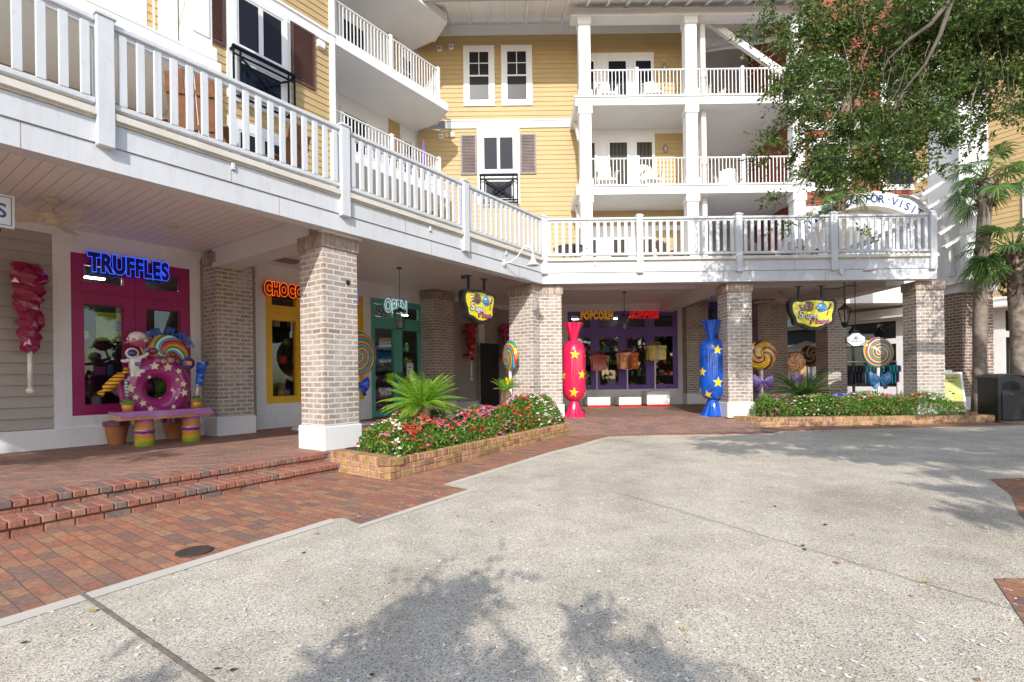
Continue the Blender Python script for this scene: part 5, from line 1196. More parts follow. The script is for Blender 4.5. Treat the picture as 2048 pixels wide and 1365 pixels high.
# ------------------------------------------------------------------ candy props
def star(cx, cz, R_, rot=0, k=.42): return [(cx + (R_ if i % 2 == 0 else R_ * k) * math.sin(rot + i * PI / 5), cz + (R_ if i % 2 == 0 else R_ * k) * math.cos(rot + i * PI / 5)) for i in range(10)]
def wrapcandy(label, x, y, z, mat, stars, h=2.27):
    o = thing('giant_candy', label, 'candy statue', (x, y, z), 0, 'giant wrapped candy statues'); R_ = .285; s = h / 2.27
    prof = [(.27, 0), (.262, .015), (.20, .12), (.15, .25), (.115, .37), (.10, .40)]
    fl = lambda a, z_: 1 + .10 * math.cos(9 * a) * max(0, 1 - z_ / .38)
    b = MB(); b.lathe([(r * 1., z_ * s) for r, z_ in prof], 72, rfun=fl); b.build('lower_twist', mat, o, 'auto')
    body = [(.10, .395)]
    for i in range(1, 13): a = PI / 2 * i / 12; body.append((.10 + (R_ - .10) * math.sin(a), .395 + .30 * (1 - math.cos(a))))
    for i in range(1, 6): body.append((R_, .695 + .88 * i / 5))
    for i in range(1, 13): a = PI / 2 * i / 12; body.append((R_ - (R_ - .085) * (1 - math.cos(a)), 1.575 + .27 * math.sin(a)))
    b = MB(); b.lathe([(r, z_ * s) for r, z_ in body], 48); b.build('body', mat, o, True)
    f2 = lambda a, z_: 1 + .12 * math.cos(8 * a) * max(0, (z_ - 1.9 * s) / .36)
    b = MB(); b.lathe([(.085, 1.845 * s), (.10, 1.9 * s), (.13, 2.0 * s), (.18, 2.15 * s), (.225, 2.27 * s), (.19, 2.255 * s), (.1, 2.1 * s), (0, 2.0 * s)], 72, rfun=f2); b.build('upper_twist', mat, o, 'auto')
    for (a0, zz, R0_, rot) in stars:
        b = MB(); pts = star(0, 0, R0_, rot); vs = []
        c = (0, 0); ring = [(0, 0)] + [(p[0] * f, p[1] * f) for f in (.5, 1) for p in pts]
        for (px_, pz_) in ring:
            zz_ = zz + pz_; rr = R_
            if zz_ < .695: t = min(1, (.695 - zz_) / .30); rr = .10 + (R_ - .10) * math.sqrt(max(0, 1 - t * t))
            if zz_ > 1.575: t = min(1, (zz_ - 1.575) / .27); rr = .085 + (R_ - .085) * math.sqrt(max(0, 1 - t * t))
            ang = a0 + px_ / R_; vs.append(((rr + .005) * math.sin(ang), -(rr + .005) * math.cos(ang), zz_ * s))
        fs = [(0, 1 + i, 1 + (i + 1) % 10) for i in range(10)] + [(1 + i, 11 + i, 11 + (i + 1) % 10, 1 + (i + 1) % 10) for i in range(10)]
        b.add(vs, fs); b.build('star', gloss('star_yellow', (.85, .62, .01), .25), o)
    return o
pinkm = gloss('candy_pink', (.70, .015, .085)); bluem = gloss('candy_blue', (.004, .09, .50))
wrapcandy('giant pink wrapped candy with yellow stars right of the angled pillar', 1.50, 12.45, .345, pinkm, [(-.02, 1.50, .125, .1), (.62, .97 + .05, .125, .1), (-1.22, 1.0, .12, -.1), (-.15, .60, .125, .15), (1.45, 1.45, .12, 0), (1.2, .55, .1, 0)])
wrapcandy('giant blue wrapped candy with yellow stars left of the right planter', 4.78, 12.30, .345, bluem, [(.1, 1.56, .125, .1), (.1, .80, .135, .05), (-1.2, 1.05, .12, .1), (-.75, .50, .12, -.3), (1.2, 1.1, .1, 0)])
# pedestals with gift boxes
redbase = gloss('red_band', (.6, .01, .01), .3)
for i, (px0, px1, ptop, pbot, Y, lab, bc, rc, bz0, bz1, bx0, bx1, nm) in enumerate([
        (1175, 1221, 795, 815, 16.2, 'white pedestal with a red foot left of the other two', (.42, .008, .008), (.30, .004, .004), 711, 741, 1181, 1212, 'red gift box'),
        (1238, 1283, 795, 815, 16.2, 'middle white pedestal with a red foot below the orange gift', (.62, .14, .01), (.25, .05, .015), 706, 739, 1235, 1274, 'orange gift box'),
        (1294, 1340, 783, 815, 16.2, 'taller white pedestal with a red foot below the yellow gift', (.60, .45, .03), (.28, .21, .08), 692, 721, 1292, 1329, 'yellow gift box')]):
    x0, _, zt = front(px0, ptop, Y); x1, _, zb = front(px1, pbot, Y); zb = .352
    o = thing('pedestal', lab, 'pedestal', ((x0 + x1) / 2, Y + .35, zb), 0, 'white pedestals under the purple window'); hw = (x1 - x0) / 2
    b = MB(); b.bbox(-hw, hw, -.35, .35, .06, zt - zb, .01); b.build('block', gloss('pedestal_white', (.78, .78, .77), .3), o)
    b = MB(); b.box(-hw + .006, hw - .006, -.344, .344, 0, .06); b.build('foot', redbase, o)
    gx0, _, gz0 = front(bx0, bz1, Y + .35); gx1, _, gz1 = front(bx1, bz0, Y + .35)
    b = MB(); b.lathe([(.16, 0), (.16, .02), (.022, .035), (.022, gz0 - zt - .03), (.15, gz0 - zt - .015), (.15, gz0 - zt)], 20, (0, 0, zt - zb)); b.build('stand', chairw, o, 'auto')
    cx = (gx0 + gx1) / 2; g = thing('gift_box', nm + ' with a glossy bow held up over the pedestals', 'gift box', (cx, Y + .35, gz0), 0, 'giant gift boxes'); hw = (gx1 - gx0) / 2 - .03; hh = gz1 - gz0
    cm_ = gloss('gift_%d' % i, bc, .25); rm = gloss('ribbon_%d' % i, rc, .2)
    b = MB(); b.bbox(-hw, hw, -hw, hw, 0, hh - .10, .012); b.build('box', cm_, g)
    b = MB(); b.bbox(-hw - .02, hw + .02, -hw - .02, hw + .02, hh - .105, hh, .012); b.build('lid', cm_, g)
    b = MB(); b.box(-.06, .06, -hw - .026, hw + .026, -.002, hh + .006); b.box(-hw - .026, hw + .026, -.06, .06, -.001, hh + .005); b.build('ribbon', rm, g)
    b = MB()
    for s_ in (-1, 1):
        pts = [(0, 0, hh)]; 
        for t in range(1, 9): a = PI * t / 8; pts.append((s_ * .17 * math.sin(a) * 1., .02, hh + .01 + .11 * (1 - math.cos(a)) * .5))
        b.tube(pts, [.02] + [.028] * 7 + [.02], 8)
    b.ell((0, -.02, hh + .06), (.045, .045, .045)); b.build('bow', rm, g, True)
    if i:
        b = MB()
        for (sx_, sz_) in ((-.6, .62), (.6, .62), (-.6, .28), (.6, .28)): b.xprism(star(sx_ * hw, sz_ * hh, .055), -hw - .03, -hw - .0125)
        b.build('star', gloss('foil_%d' % i, (.5, .42, .25) if i == 2 else (.75, .45, .03), .3), g)
# round floor plates by the yellow window
for (u, v, lb) in ((6.12, 3.35, 'round white floor plate left of the near pillar'), (7.22, 3.15, 'round white floor plate under the rainbow lollipop behind the near pillar')):
    b = MB(); b.lathe([(.36, 0), (.36, .05), (.34, .06), (0, .06)], 36); q = b.build('floor_plate', white, None, 'auto'); q.location = (*wxy(u, v), .302); tag(q, lb, 'floor plate')
# lollipops
swm = {'rainbow': swirl('rainbow_swirl', [lin(c) for c in ((210, 40, 40), (235, 130, 30), (240, 205, 40), (60, 160, 70), (40, 120, 200), (90, 190, 215))], 3, 6.5),
       'yp': swirl('yellow_plum_swirl', [lin(c) for c in ((225, 185, 15), (225, 185, 15), (130, 15, 70), (225, 185, 15), (190, 25, 70))], 2, 2.6),
       'op': swirl('orange_pink_swirl', [lin(c) for c in ((235, 150, 60), (245, 220, 200), (200, 60, 120), (240, 200, 90))], 6, 5.),
       'green': swirl('green_rainbow_swirl', [lin(c) for c in ((45, 150, 175), (205, 35, 45), (235, 215, 60), (45, 120, 190), (120, 190, 60), (215, 45, 70), (235, 225, 200))], 1, 5.),
       'brown': swirl('brown_swirl', [lin(c) for c in ((60, 25, 15), (60, 25, 15), (170, 120, 60))], 4, 6.),
       'bench': swirl('bench_swirl', [lin(c) for c in ((60, 150, 60), (225, 170, 40), (215, 90, 35), (185, 30, 45), (75, 160, 205), (235, 235, 230))], 3, 4.)}
def bow(parent, c, s, mat):
    b = MB()
    for sg in (-1, 1):
        for lay, (k, dz) in enumerate(((1., .04), (.8, -.10))):
            vs = []; n1, n2 = 9, 8
            for i in range(n1):
                t = i / (n1 - 1.); w_ = (.10 + .42 * math.sin(PI * min(1, t * .62)) ** 1.) * k
                for j in range(n2):
                    a = 2 * PI * j / n2; vs.append((c[0] + sg * s * (.08 + .85 * k * t), c[1] + s * .16 * math.sin(a) * (1 if t < .95 else .5), c[2] + s * (dz * t * 2 + w_ * math.cos(a) * (1 if t < .95 else .6) + .04 * math.sin(t * 9))))
            fs = [(i * n2 + j, i * n2 + (j + 1) % n2, (i + 1) * n2 + (j + 1) % n2, (i + 1) * n2 + j) for i in range(n1 - 1) for j in range(n2)] + [tuple(range((n1 - 1) * n2, n1 * n2))]
            b.add(vs, fs if sg > 0 else [f[::-1] for f in fs])
        b.tube([(c[0], c[1], c[2]), (c[0] + sg * s * .25, c[1] - .02, c[2] - s * .45), (c[0] + sg * s * .5, c[1], c[2] - s * .8)], [s * .07, s * .12, s * .16], 6)
    b.ell(c, (s * .16, s * .15, s * .18)); return b.build('bow', mat, parent, True)
def lollipop(label, x, y, zb, zc, R_, sw, bowm, bz, bs, rz=0, stick=.035, group='giant lollipops'):
    o = thing('giant_lollipop', label, 'lollipop statue', (x, y, zb), rz, group)
    b = MB(); prof = [(0, -.075), (R_ * .5, -.072), (R_ * .85, -.055), (R_ * .97, -.03), (R_, 0), (R_ * .97, .03), (R_ * .85, .055), (R_ * .5, .072), (0, .075)]
    b.lathe(prof, 48); me_o = b.build('disc', swm[sw], o, True)
    me_o.data.transform(Matrix.Rotation(PI / 2, 4, 'X')); me_o.location = (0, 0, zc - zb)
    b = MB(); b.tube([(0, 0, 0), (0, 0, zc - zb - R_ * .93)], stick, 12); b.build('stick', gloss('stick_white', (.78, .77, .73), .25), o, True)
    if bowm: bow(o, (0, -.05, bz - zb), bs, bowm)
    return o
lilac = gloss('bow_lilac', (.34, .20, .62), .2); skyb = gloss('bow_sky', (.10, .38, .85), .2); yelb = gloss('bow_yellow', (.85, .62, .01), .2); royal = gloss('bow_royal', (.01, .08, .65), .2)
x_, y_, z_ = front(1523, 711, 13.3); lollipop('giant yellow and plum swirl lollipop with a purple bow beside the brick pillar', x_, y_, .35, z_, .385, 'yp', lilac, front(1523, 763, 13.3)[2], .30)
x_, y_, z_ = front(1592, 725, 15.2); lollipop('smaller orange and pink swirl lollipop with a purple bow before the kiosk', x_, y_, .35, z_, .275, 'op', lilac, front(1592, 757, 15.2)[2], .2)
x_, y_, z_ = front(1756, 706, 13.2); lollipop('giant rainbow lollipop with a sky blue bow over the right planter', x_, y_, .35, z_, .40, 'green', skyb, front(1756, 758, 13.2)[2], .30)
x_, y_, z_ = front(1622, 712, 16.3); lollipop('brown chocolate swirl lollipop half hidden by the passage pillar', x_, y_, .35, z_, .36, 'brown', royal, 1.1, .2)
x_, y_ = wxy(7.12, 3.1); lollipop('giant rainbow lollipop with a royal blue bow behind the near pillar', x_, y_, .36, 1.88, .50, 'rainbow', royal, 1.20, .28, WROT)
x_, y_, z_ = front(1020, 712, 11.75); lollipop('narrow rainbow lollipop with a yellow bow left of the angled pillar', x_, y_, .33, z_, .36, 'rainbow', yelb, front(1020, 763, 11.75)[2], .16, -1.15)
b = MB(); 
for q in range(4): b.ell((q * .17 - .3, 0, .06), (.13, .12, .12), mi=0)
q = b.build('blue_ribbon_pile', royal, None, True); q.location = (8.7, 13.4, .62); tag(q, 'crumpled royal blue ribbon behind the flowers below the rainbow lollipop', 'ribbon')
# rock candy on the walls
def rock(label, u, v, z, L, R_, mat, seed, stickl, rz=0, brk=True):
    o = wthing('rock_candy', label, 'candy statue', u, v, z, 'giant rock candy sticks on the walls'); r = random.Random(seed); b = MB(); n = 12; rows = int(L / .062); vs = []
    for i in range(rows + 1):
        t = i / rows; rr = R_ * (.42 + .58 * t ** .7) if t > 0 else R_ * .15
        if t > .93: rr *= .95
        for k in range(n):
            a = 2 * PI * (k + .5 * (i % 2)) / n; q = rr * r.choice([.8, .9, 1.0, 1.1, 1.18]) * (1 + .10 * math.sin(i * 1.9)); vs.append((q * math.cos(a), q * math.sin(a) * .8, stickl + L * t + r.uniform(-.028, .028)))
    fs = []
    for i in range(rows):
        for k in range(n):
            a, c_ = i * n + k, i * n + (k + 1) % n
            fs += [(a, c_, a + n), (c_, c_ + n, a + n)]
    fs += [tuple(range(n - 1, -1, -1)), tuple(range(rows * n, rows * n + n))]
    b.add(vs, fs); b.build('crystal', mat, o)
    b = MB(); b.tube([(0, 0, .03), (0, 0, stickl + .1)], .032, 12); b.ell((0, 0, .03), (.055, .055, .05)); b.build('stick', gloss('stick_white', (.78, .77, .73), .25), o, True)
    if brk:
        b = MB()
        for zz in (stickl + L * .78, stickl + L * .15): b.box(-R_ * .9 - .05, 0, .06, .16, zz - .03, zz + .03)
        b.build('bracket', mat, o)
    return o
mg = gloss('rock_magenta', (.27, .006, .06), .1); rdm = gloss('rock_red', (.36, .003, .012), .1); pkm = gloss('rock_pink', (.42, .03, .16), .12)
rock('giant magenta rock candy on a white stick left of the magenta window', 1.96, V - .28, 1.18, 1.30, .20, mg, 4, .58, brk=False)
rock('giant red rock candy on a white stick left of the black board', 11.95, V - .28, 1.26, 1.12, .20, rdm, 5, .60)
rock('giant pink rock candy on a white stick right of the black board', 13.75, V - .28, 1.26, 1.25, .21, pkm, 6, .60)
b = MB(); b.bbox(-.46, .46, -.02, .02, 0, 2.08, .008); q = b.build('black_board', blackp); q.location = (*wxy(12.95, V - .2), .34); q.rotation_euler = (0, 0, WROT); tag(q, 'tall plain black board standing between the two rock candies', 'board')

# ------------------------------------------------------------------ doughnut bench
o = wthing('candy_bench', 'doughnut backed candy bench under the TRUFFLES sign', 'bench', 3.48, 3.42, .30)
lav = gloss('icing_lavender', (.48, .20, .50), .15); bisc = gloss('biscuit', (.60, .25, .08), .35); dn = gloss('doughnut_magenta', (.36, .02, .18), .08); ivory = gloss('ivory_star', (.80, .73, .50), .35)
b = MB(); b.bbox(-.68, .64, -.26, .24, .505, .56, .012); b.build('seat', lav, o)
b = MB(); b.bbox(-.665, .625, -.245, .23, .42, .506, .01); b.build('seat_base', bisc, o)
b = MB(); r_ = random.Random(3)
for i in range(34):
    x = -.67 + i * .0392; l = r_.uniform(.02, .07); b.bbox(x, x + .04, -.262, -.24, .51 - l, .53, .006)
b.build('icing_drips', lav, o)
lg = NT('leg_bands'); tc = lg.n('ShaderNodeTexCoord'); sp_ = lg.n('ShaderNodeSeparateXYZ'); lg.l(tc.outputs['Object'], sp_.inputs[0]); nz_ = lg.n('ShaderNodeTexNoise', i_Scale=9.); lg.l(tc.outputs['Object'], nz_.inputs[0])
ma = lg.n('ShaderNodeMath', operation='MULTIPLY_ADD', i_1=.06); lg.l(nz_.outputs['Fac'], ma.inputs[0]); lg.l(sp_.outputs[2], ma.inputs[2])
rp = lg.ramp([(0, (.30, .42, .03)), (.10, (.60, .42, .05)), (.16, (.70, .30, .06)), (.225, (.16, .03, .35)), (.275, (.55, .22, .08)), (.41, (.42, .14, .40))], 'CONSTANT'); lg.l(ma.outputs[0], rp.inputs[0]); lg.l(rp.outputs[0], lg.b.inputs['Base Color']); lg.b.inputs['Roughness'].default_value = .2; lg.b.inputs['Coat Weight'].default_value = .8
for x in (-.30, .38):
    b = MB(); b.lathe([(.135, 0), (.14, .02), (.132, .20), (.142, .225), (.142, .265), (.128, .28), (.128, .42)], 28, (x, -.10, 0)); b.build('leg', lg.m, o, True)
# doughnut: torus standing on the seat
def torus(b, c, R_, r, n=48, m=20, sy=1., mi=0):
    vs = []; fs = []
    for i in range(n):
        a = 2 * PI * i / n
        for j in range(m): t = 2 * PI * j / m; rr = R_ + r * math.cos(t); vs.append((c[0] + rr * math.cos(a), c[1] + r * sy * math.sin(t), c[2] + rr * math.sin(a)))
    for i in range(n):
        for j in range(m): fs.append((i * m + j, i * m + (j + 1) % m, ((i + 1) % n) * m + (j + 1) % m, ((i + 1) % n) * m + j))
    b.add(vs, fs, mi)
b = MB(); torus(b, (-.06, .12, .92), .345, .18, sy=.8); q = b.build('doughnut', dn, o, True)
r_ = random.Random(9)
for (a, rr, s_) in ((1.75, .36, .075), (1.2, .36, .075), (2.5, .38, .065), (2.2, .22, .035), (.75, .40, .05), (.45, .30, .04), (.15, .36, .06), (-.25, .38, .065), (3.15, .40, .08), (3.55, .36, .05), (3.95, .34, .055), (-1.0, .38, .04), (4.35, .36, .05), (-.6, .30, .03)):
    R_, r = .345, .18; q_ = (rr - R_) / r; th = math.asin(max(-.9, min(.9, math.sqrt(max(0, 1 - q_ * q_))))); y = .12 - r * .8 * math.sqrt(max(.05, 1 - q_ * q_))
    b = MB(); b.xprism(star(rr * math.cos(a) - .06, .92 + rr * math.sin(a), s_, r_.uniform(-.3, .3), .5), y - .012, y + .03); b.build('icing_star', ivory, o)
# swirl lollipop behind
b = MB(); b.lathe([(0, -.03), (.30, -.03), (.33, -.012), (.33, .012), (.30, .03), (0, .03)], 48); q = b.build('swirl_lollipop', swm['bench'], o, 'auto'); q.data.transform(Matrix.Rotation(PI / 2, 4, 'X')); q.location = (.13, .20, 1.48)
for i, ch in enumerate('SUGAR PLANET'):
    if ch == ' ': continue
    a = PI * (.90 - .80 * (i + .5) / 12); q = text_me('letter', ch, .165, gloss('letter_blue', (.02, .09, .38), .2), o, (0, 0, 0), .02, .008, 1, align='CENTER'); q.location = (.13 + .345 * math.cos(a), .20, 1.48 + .345 * math.sin(a)); q.rotation_euler = (0, PI / 2 - a, 0)
# ringed planet lolly
b = MB(); b.tube([(-.14, .06, 1.20), (-.30, .06, 1.62)], .016, 8); b.build('lolly_stick', gloss('stick_gold', (.75, .42, .03), .2), o, True)
b = MB(); b.ell((-.33, .06, 1.70), (.13, .12, .115), 20, 12); b.build('planet_lolly', gloss('planet_pink', (.55, .10, .30), .15), o, True)
b = MB(); b.ell((-.33, .055, 1.735), (.125, .118, .095), 20, 12)
for k in range(7): a = k * .9; b.ell((-.33 + .115 * math.cos(a), .055 + .11 * math.sin(a), 1.70 + .01 * math.sin(3 * k)), (.03, .03, .035))
b.build('planet_icing', gloss('icing_white', (.82, .78, .76), .3), o, True)
b = MB(); pts = [(-.33 + .185 * math.cos(t * PI / 12), .06 + .17 * math.sin(t * PI / 12), 1.69 + .055 * math.cos(t * PI / 12)) for t in range(25)]; b.tube(pts, .010, 6); b.build('planet_ring', gloss('ring_gold', (.5, .30, .12), .2), o, True)
# astronaut figure: one continuous suit body
sw = gloss('suit_white', (.80, .80, .80), .2); nav = gloss('suit_navy', (.05, .04, .22), .2)
me = bpy.data.meshes.new('astronaut'); J = [(0, 0, 0), (.01, 0, .075), (.015, 0, .15), (-.06, 0, .13), (-.135, -.01, .10), (-.18, -.02, .12), (.085, 0, .17), (.15, .0, .20), (.205, 0, .25), (-.03, 0, -.05), (-.02, -.01, -.11), (-.005, -.02, -.15), (.045, 0, -.035), (.10, -.01, -.05), (.15, -.02, -.045)]
Ed = [(0, 1), (1, 2), (2, 3), (3, 4), (4, 5), (2, 6), (6, 7), (7, 8), (0, 9), (9, 10), (10, 11), (0, 12), (12, 13), (13, 14)]
me.from_pydata(J, Ed, []); ao_ = bpy.data.objects.new('astronaut', me); C.objects.link(ao_)
m_ = ao_.modifiers.new('s', 'SKIN'); 
for v, r in zip(me.skin_vertices[0].data, [.062, .075, .055, .036, .032, .026, .036, .032, .028, .042, .038, .045, .042, .038, .045]): v.radius = (r, r * .9)
me.skin_vertices[0].data[0].use_root = True
m2 = ao_.modifiers.new('d', 'SUBSURF'); m2.levels = 2
dg = bpy.context.evaluated_depsgraph_get(); dg.update(); me2 = bpy.data.meshes.new_from_object(ao_.evaluated_get(dg)); bpy.data.objects.remove(ao_); me2.name = 'astronaut'
me2.materials.append(sw); me2.polygons.foreach_set('use_smooth', [True] * len(me2.polygons)); as_ = bpy.data.objects.new('astronaut_figure', me2); C.objects.link(as_); as_.parent = o; as_.location = (-.40, .0, 1.24)
b = MB(); b.ell((-.025, -.01, .235), (.095, .09, .09), 18, 12); b.build('helmet', sw, as_, True)
b = MB(); b.ell((-.035, -.055, .235), (.07, .055, .062), 18, 12); b.build('visor', gloss('visor_navy', (.03, .03, .16), .05), as_, True)
b = MB(); b.bbox(-.01, .075, -.085, -.06, .03, .09, .008); b.build('chest_pack', nav, as_)
b = MB(); b.M = Matrix.Translation((-.70, 0, 1.02)) @ Matrix.Rotation(.62, 4, 'Y'); b.M = Matrix.Translation((-.66, 0, 1.03)) @ Matrix.Rotation(.75, 4, 'Y')
b.lathe([(.06, -.27), (.02, -.19), (.065, -.15), (.07, 0), (.065, .13), (.02, .17), (.055, .25)], 18); b.M = None; b.build('wrapped_sweet', stripemat('sweet_stripes', (.78, .50, .03), (.30, .01, .02), .055, .65), o, True)
for (x, cc) in ((-.52, (.10, .25, .05)), (.47, (.12, .28, .05))):
    b = MB(); b.lathe([(.065, .56), (.09, .68), (0, .68)], 20, (x, -.10, 0)); b.build('cupcake_cup', gloss('cup_orange', (.70, .30, .03), .3), o, True)
    b = MB(); b.lathe([(.10, .68), (.105, .70), (.08, .72), (.05, .745), (0, .75)], 20, (x, -.10, 0)); b.build('cupcake_icing', gloss('icing_%d' % int(x * 100), cc, .3), o, True)
    b = MB(); b.lathe([(.07, .72), (.05, .765), (0, .78)], 16, (x, -.10, 0)); b.build('cupcake_top', gloss('choc', (.16, .045, .02), .3), o, True)
b = MB(); b.tube([(-.52, -.10, .76), (-.54, -.10, 1.06)], .022, 10); b.build('striped_straw', stripemat('straw', (.70, .66, .45), (.08, .25, .45), .05, .5), o, True)
b = MB(); b.tube([(.47, -.10, .76), (.50, -.10, .95)], .018, 8); b.build('rock_stick', ivory, o, True)
b = MB(); r_ = random.Random(8); vs = []; n_ = 7
for i in range(11):
    for k in range(n_): a = 2 * PI * (k + .5 * (i % 2)) / n_; rr = (.045 + .04 * min(1, i / 8.)) * r_.choice([.85, 1, 1.15]); vs.append((.50 + i * .0075 + rr * math.cos(a), -.10 + rr * math.sin(a), .93 + i * .042))
b.add(vs, [f for i in range(10) for k in range(n_) for f in ((i * n_ + k, i * n_ + (k + 1) % n_, (i + 1) * n_ + k), (i * n_ + (k + 1) % n_, (i + 1) * n_ + (k + 1) % n_, (i + 1) * n_ + k))] + [tuple(range(10 * n_, 11 * n_))]); b.build('blue_rock_candy', bluem, o)
for (x, z, r, nm, m) in ((-.07, 1.36, .06, 'pink_sweet', gloss('planet_pink', (.55, .10, .30))), (.02, 1.35, .055, 'green_sweet', gloss('sweet_green', (.45, .50, .20))), (.13, 1.375, .065, 'pink_sweet', gloss('sweet_rose', (.60, .22, .25))), (.24, 1.36, .065, 'truffle', gloss('sweet_plum', (.20, .03, .07))), (.17, 1.47, .06, 'truffle', gloss('choc', (.16, .045, .02))), (-.12, 1.52, .07, 'truffle', gloss('sweet_plum', (.20, .03, .07)))):
    b = MB(); b.ell((x, .03, z), (r, r, r * .85)); b.build(nm, m, o, True)
b = MB(); b.M = Matrix.Translation((.40, .02, 1.33)) @ Matrix.Rotation(PI / 2, 4, 'X'); b.lathe([(0, -.02), (.09, -.02), (.105, 0), (.09, .02), (0, .02)], 24); b.M = None; b.build('round_badge', gloss('badge_navy', (.06, .04, .25)), o, True)
b = MB(); b.bbox(.36, .44, -.012, 0, 1.29, 1.37, .01); b.build('badge_sweet', gloss('badge_orange', (.65, .25, .08)), o)
for (u, v, lb) in ((3.02, 4.02, 'terracotta pot with a plum rim behind the left leg of the bench'), (3.86, 4.02, 'terracotta pot with a plum rim behind the right leg of the bench')):
    q = wthing('plant_pot', lb, 'pot', u, v, .302, 'terracotta pots under the bench'); b = MB(); b.lathe([(.11, 0), (.165, .30), (0, .30)], 24); b.build('body', terra, q, 'auto'); b = MB(); b.lathe([(.165, .29), (.19, .30), (.19, .38), (.15, .38), (.14, .3)], 24); b.build('rim', gloss('pot_plum', (.13, .01, .06), .3), q, 'auto')

# ------------------------------------------------------------------ lamps, fans, fittings
def lantern(label, x, y, ztop, zc, rz=0):
    o = thing('pendant_lantern', label, 'lantern', (x, y, zc), rz, 'black pendant lanterns of the arcade'); d = zc
    b = MB(); b.lathe([(.06, ztop - zc - .03), (.06, ztop - zc - .005), (0, ztop - zc)], 14); b.tube([(0, 0, .33), (0, 0, ztop - zc - .03)], .007, 5)
    for s_ in (-1, 1): b.tube([(s_ * .105, 0, .20), (s_ * .02, 0, .42)], .004, 4); b.tube([(0, s_ * .105, .20), (0, s_ * .02, .42)], .004, 4)
    b.build('chain', blackm, o)
    b = MB(); w1, w0, h = .115, .075, .19
    for (z, w_) in ((h, w1), (-.19, w0)): b.box(-w_ - .01, w_ + .01, -w_ - .01, w_ + .01, z, z + .018)
    for sx_ in (-1, 1):
        for sy_ in (-1, 1): b.tube([(sx_ * w0, sy_ * w0, -.18), (sx_ * w1, sy_ * w1, h)], .008, 4)
        b.tube([(sx_ * .0 , -w0, -.18), (0, -w1, h)], .005, 4)
    b.lathe([(.12, h + .018), (.03, h + .08), (0, h + .09)], 4); b.build('cage', blackm, o)
    b = MB()
    for k in range(4):
        b.M = Matrix.Rotation(k * PI / 2, 4, 'Z'); b.add([(-w0, -w0, -.17), (w0, -w0, -.17), (w1, -w1, h), (-w1, -w1, h)], [(0, 1, 2, 3)])
    b.M = None; b.build('glass', glassl, o)
    b = MB(); 
    for k in range(3): a = k * 2.1; b.tube([(.025 * math.cos(a), .025 * math.sin(a), -.17), (.025 * math.cos(a), .025 * math.sin(a), -.02)], .009, 6)
    b.build('candles', ivory, o, True); return o
x_, y_, z_ = front(800, 641, 11.3); lantern('black lantern hanging before the teal doors', x_, y_, 3.76, z_)
x_, y_, z_ = front(1249, 647, 14.9); lantern('black lantern hanging before the purple window', x_, y_, 3.76, z_)
def goose(label, x, y, z, rz):
    o = thing('gooseneck_lamp', label, 'lamp', (x, y, z), rz, 'white gooseneck lamps on the fascia')
    b = MB(); b.M = Matrix.Rotation(PI / 2, 4, 'X'); b.lathe([(.075, 0), (.07, .03), (.03, .05), (0, .055)], 18); b.M = None; b.build('wall_plate', whiteb, o, True)
    b = MB(); b.tube([(0, -.04, 0), (.0, -.14, .01), (0, -.28, .10), (0, -.38, .24), (0, -.46, .31), (0, -.55, .30), (0, -.60, .20), (0, -.61, .12)], .013, 8); b.build('arm', whiteb, o, True)
    b = MB(); b.lathe([(.0, .14), (.025, .14), (.03, .07), (.05, .03), (.075, -.03), (.115, -.08), (.118, -.088), (.10, -.08), (.06, -.03), (0, .02)], 22, (0, -.61, 0)); b.build('shade', whiteb, o, True); return o
x_, y_ = wxy(8.35, -.0); goose('white gooseneck lamp on the fascia left of the angled pillar', x_, y_, 3.63, WROT + .35)
goose('white gooseneck lamp on the fascia above the right planter', 7.45, BY, 3.60, .45)
def ceilfan(label, x, y, z, m, rz):
    o = thing('ceiling_fan', label, 'ceiling fan', (x, y, z), rz, 'ceiling fans of the arcade')
    b = MB(); b.lathe([(.0, -.0), (.085, -.0), (.08, -.05), (.03, -.08), (.015, -.09), (.015, -.17), (.05, -.18), (.16, -.20), (.185, -.235), (.17, -.27), (.08, -.29), (.07, -.34), (.0, -.36)][::-1], 28); b.build('motor', m, o, 'auto')
    for k in range(5):
        b = MB(); b.M = Matrix.Rotation(k * 2 * PI / 5, 4, 'Z') @ Matrix.Translation((0, 0, -.275)) @ Matrix.Rotation(.2, 4, 'X'); b.box(.12, .24, -.02, .02, -.004, .004)
        b.prism([(.2, -.045), (.34, -.075), (.72, -.085), (.76, -.05), (.76, .05), (.72, .085), (.34, .075), (.2, .045)], -.004, .006); b.M = None; b.build('blade', m, o)
    b = MB(); b.tube([(.03, -.02, -.35), (.03, -.02, -.50)], .003, 4); b.build('pull_chain', m, o); return o
ceilfan('cream ceiling fan above the magenta rock candy', -6.16 + .1, 6.83, 3.755, fancream, .75)
ceilfan('ceiling fan behind the right Sugar Planet sign', 8.0, 15.2, 3.755, fancream, .3)
for (x, y) in ((-5.30, 8.06), (.72, 15.35), (3.4, 13.2), wxy(11.0, 2.2)):
    b = MB(); b.lathe([(0, -.012), (.08, -.012), (.105, -.004), (.11, 0)], 24); q = b.build('recessed_light', cream, None, True); q.location = (x, y, 3.757); tag(q, 'round recessed light in the arcade ceiling', 'recessed light', 'recessed ceiling lights')
b = MB(); b.box(-.35, .35, -.2, .2, -.012, 0); [b.box(-.32, .32, -.18 + k * .04, -.165 + k * .04, -.02, -.012) for k in range(9)]; q = b.build('ceiling_vent', metalg); q.location = (*wxy(5.7, 3.6), 3.756); q.rotation_euler = (0, 0, WROT); tag(q, 'grey ceiling vent behind the near pillar', 'vent')
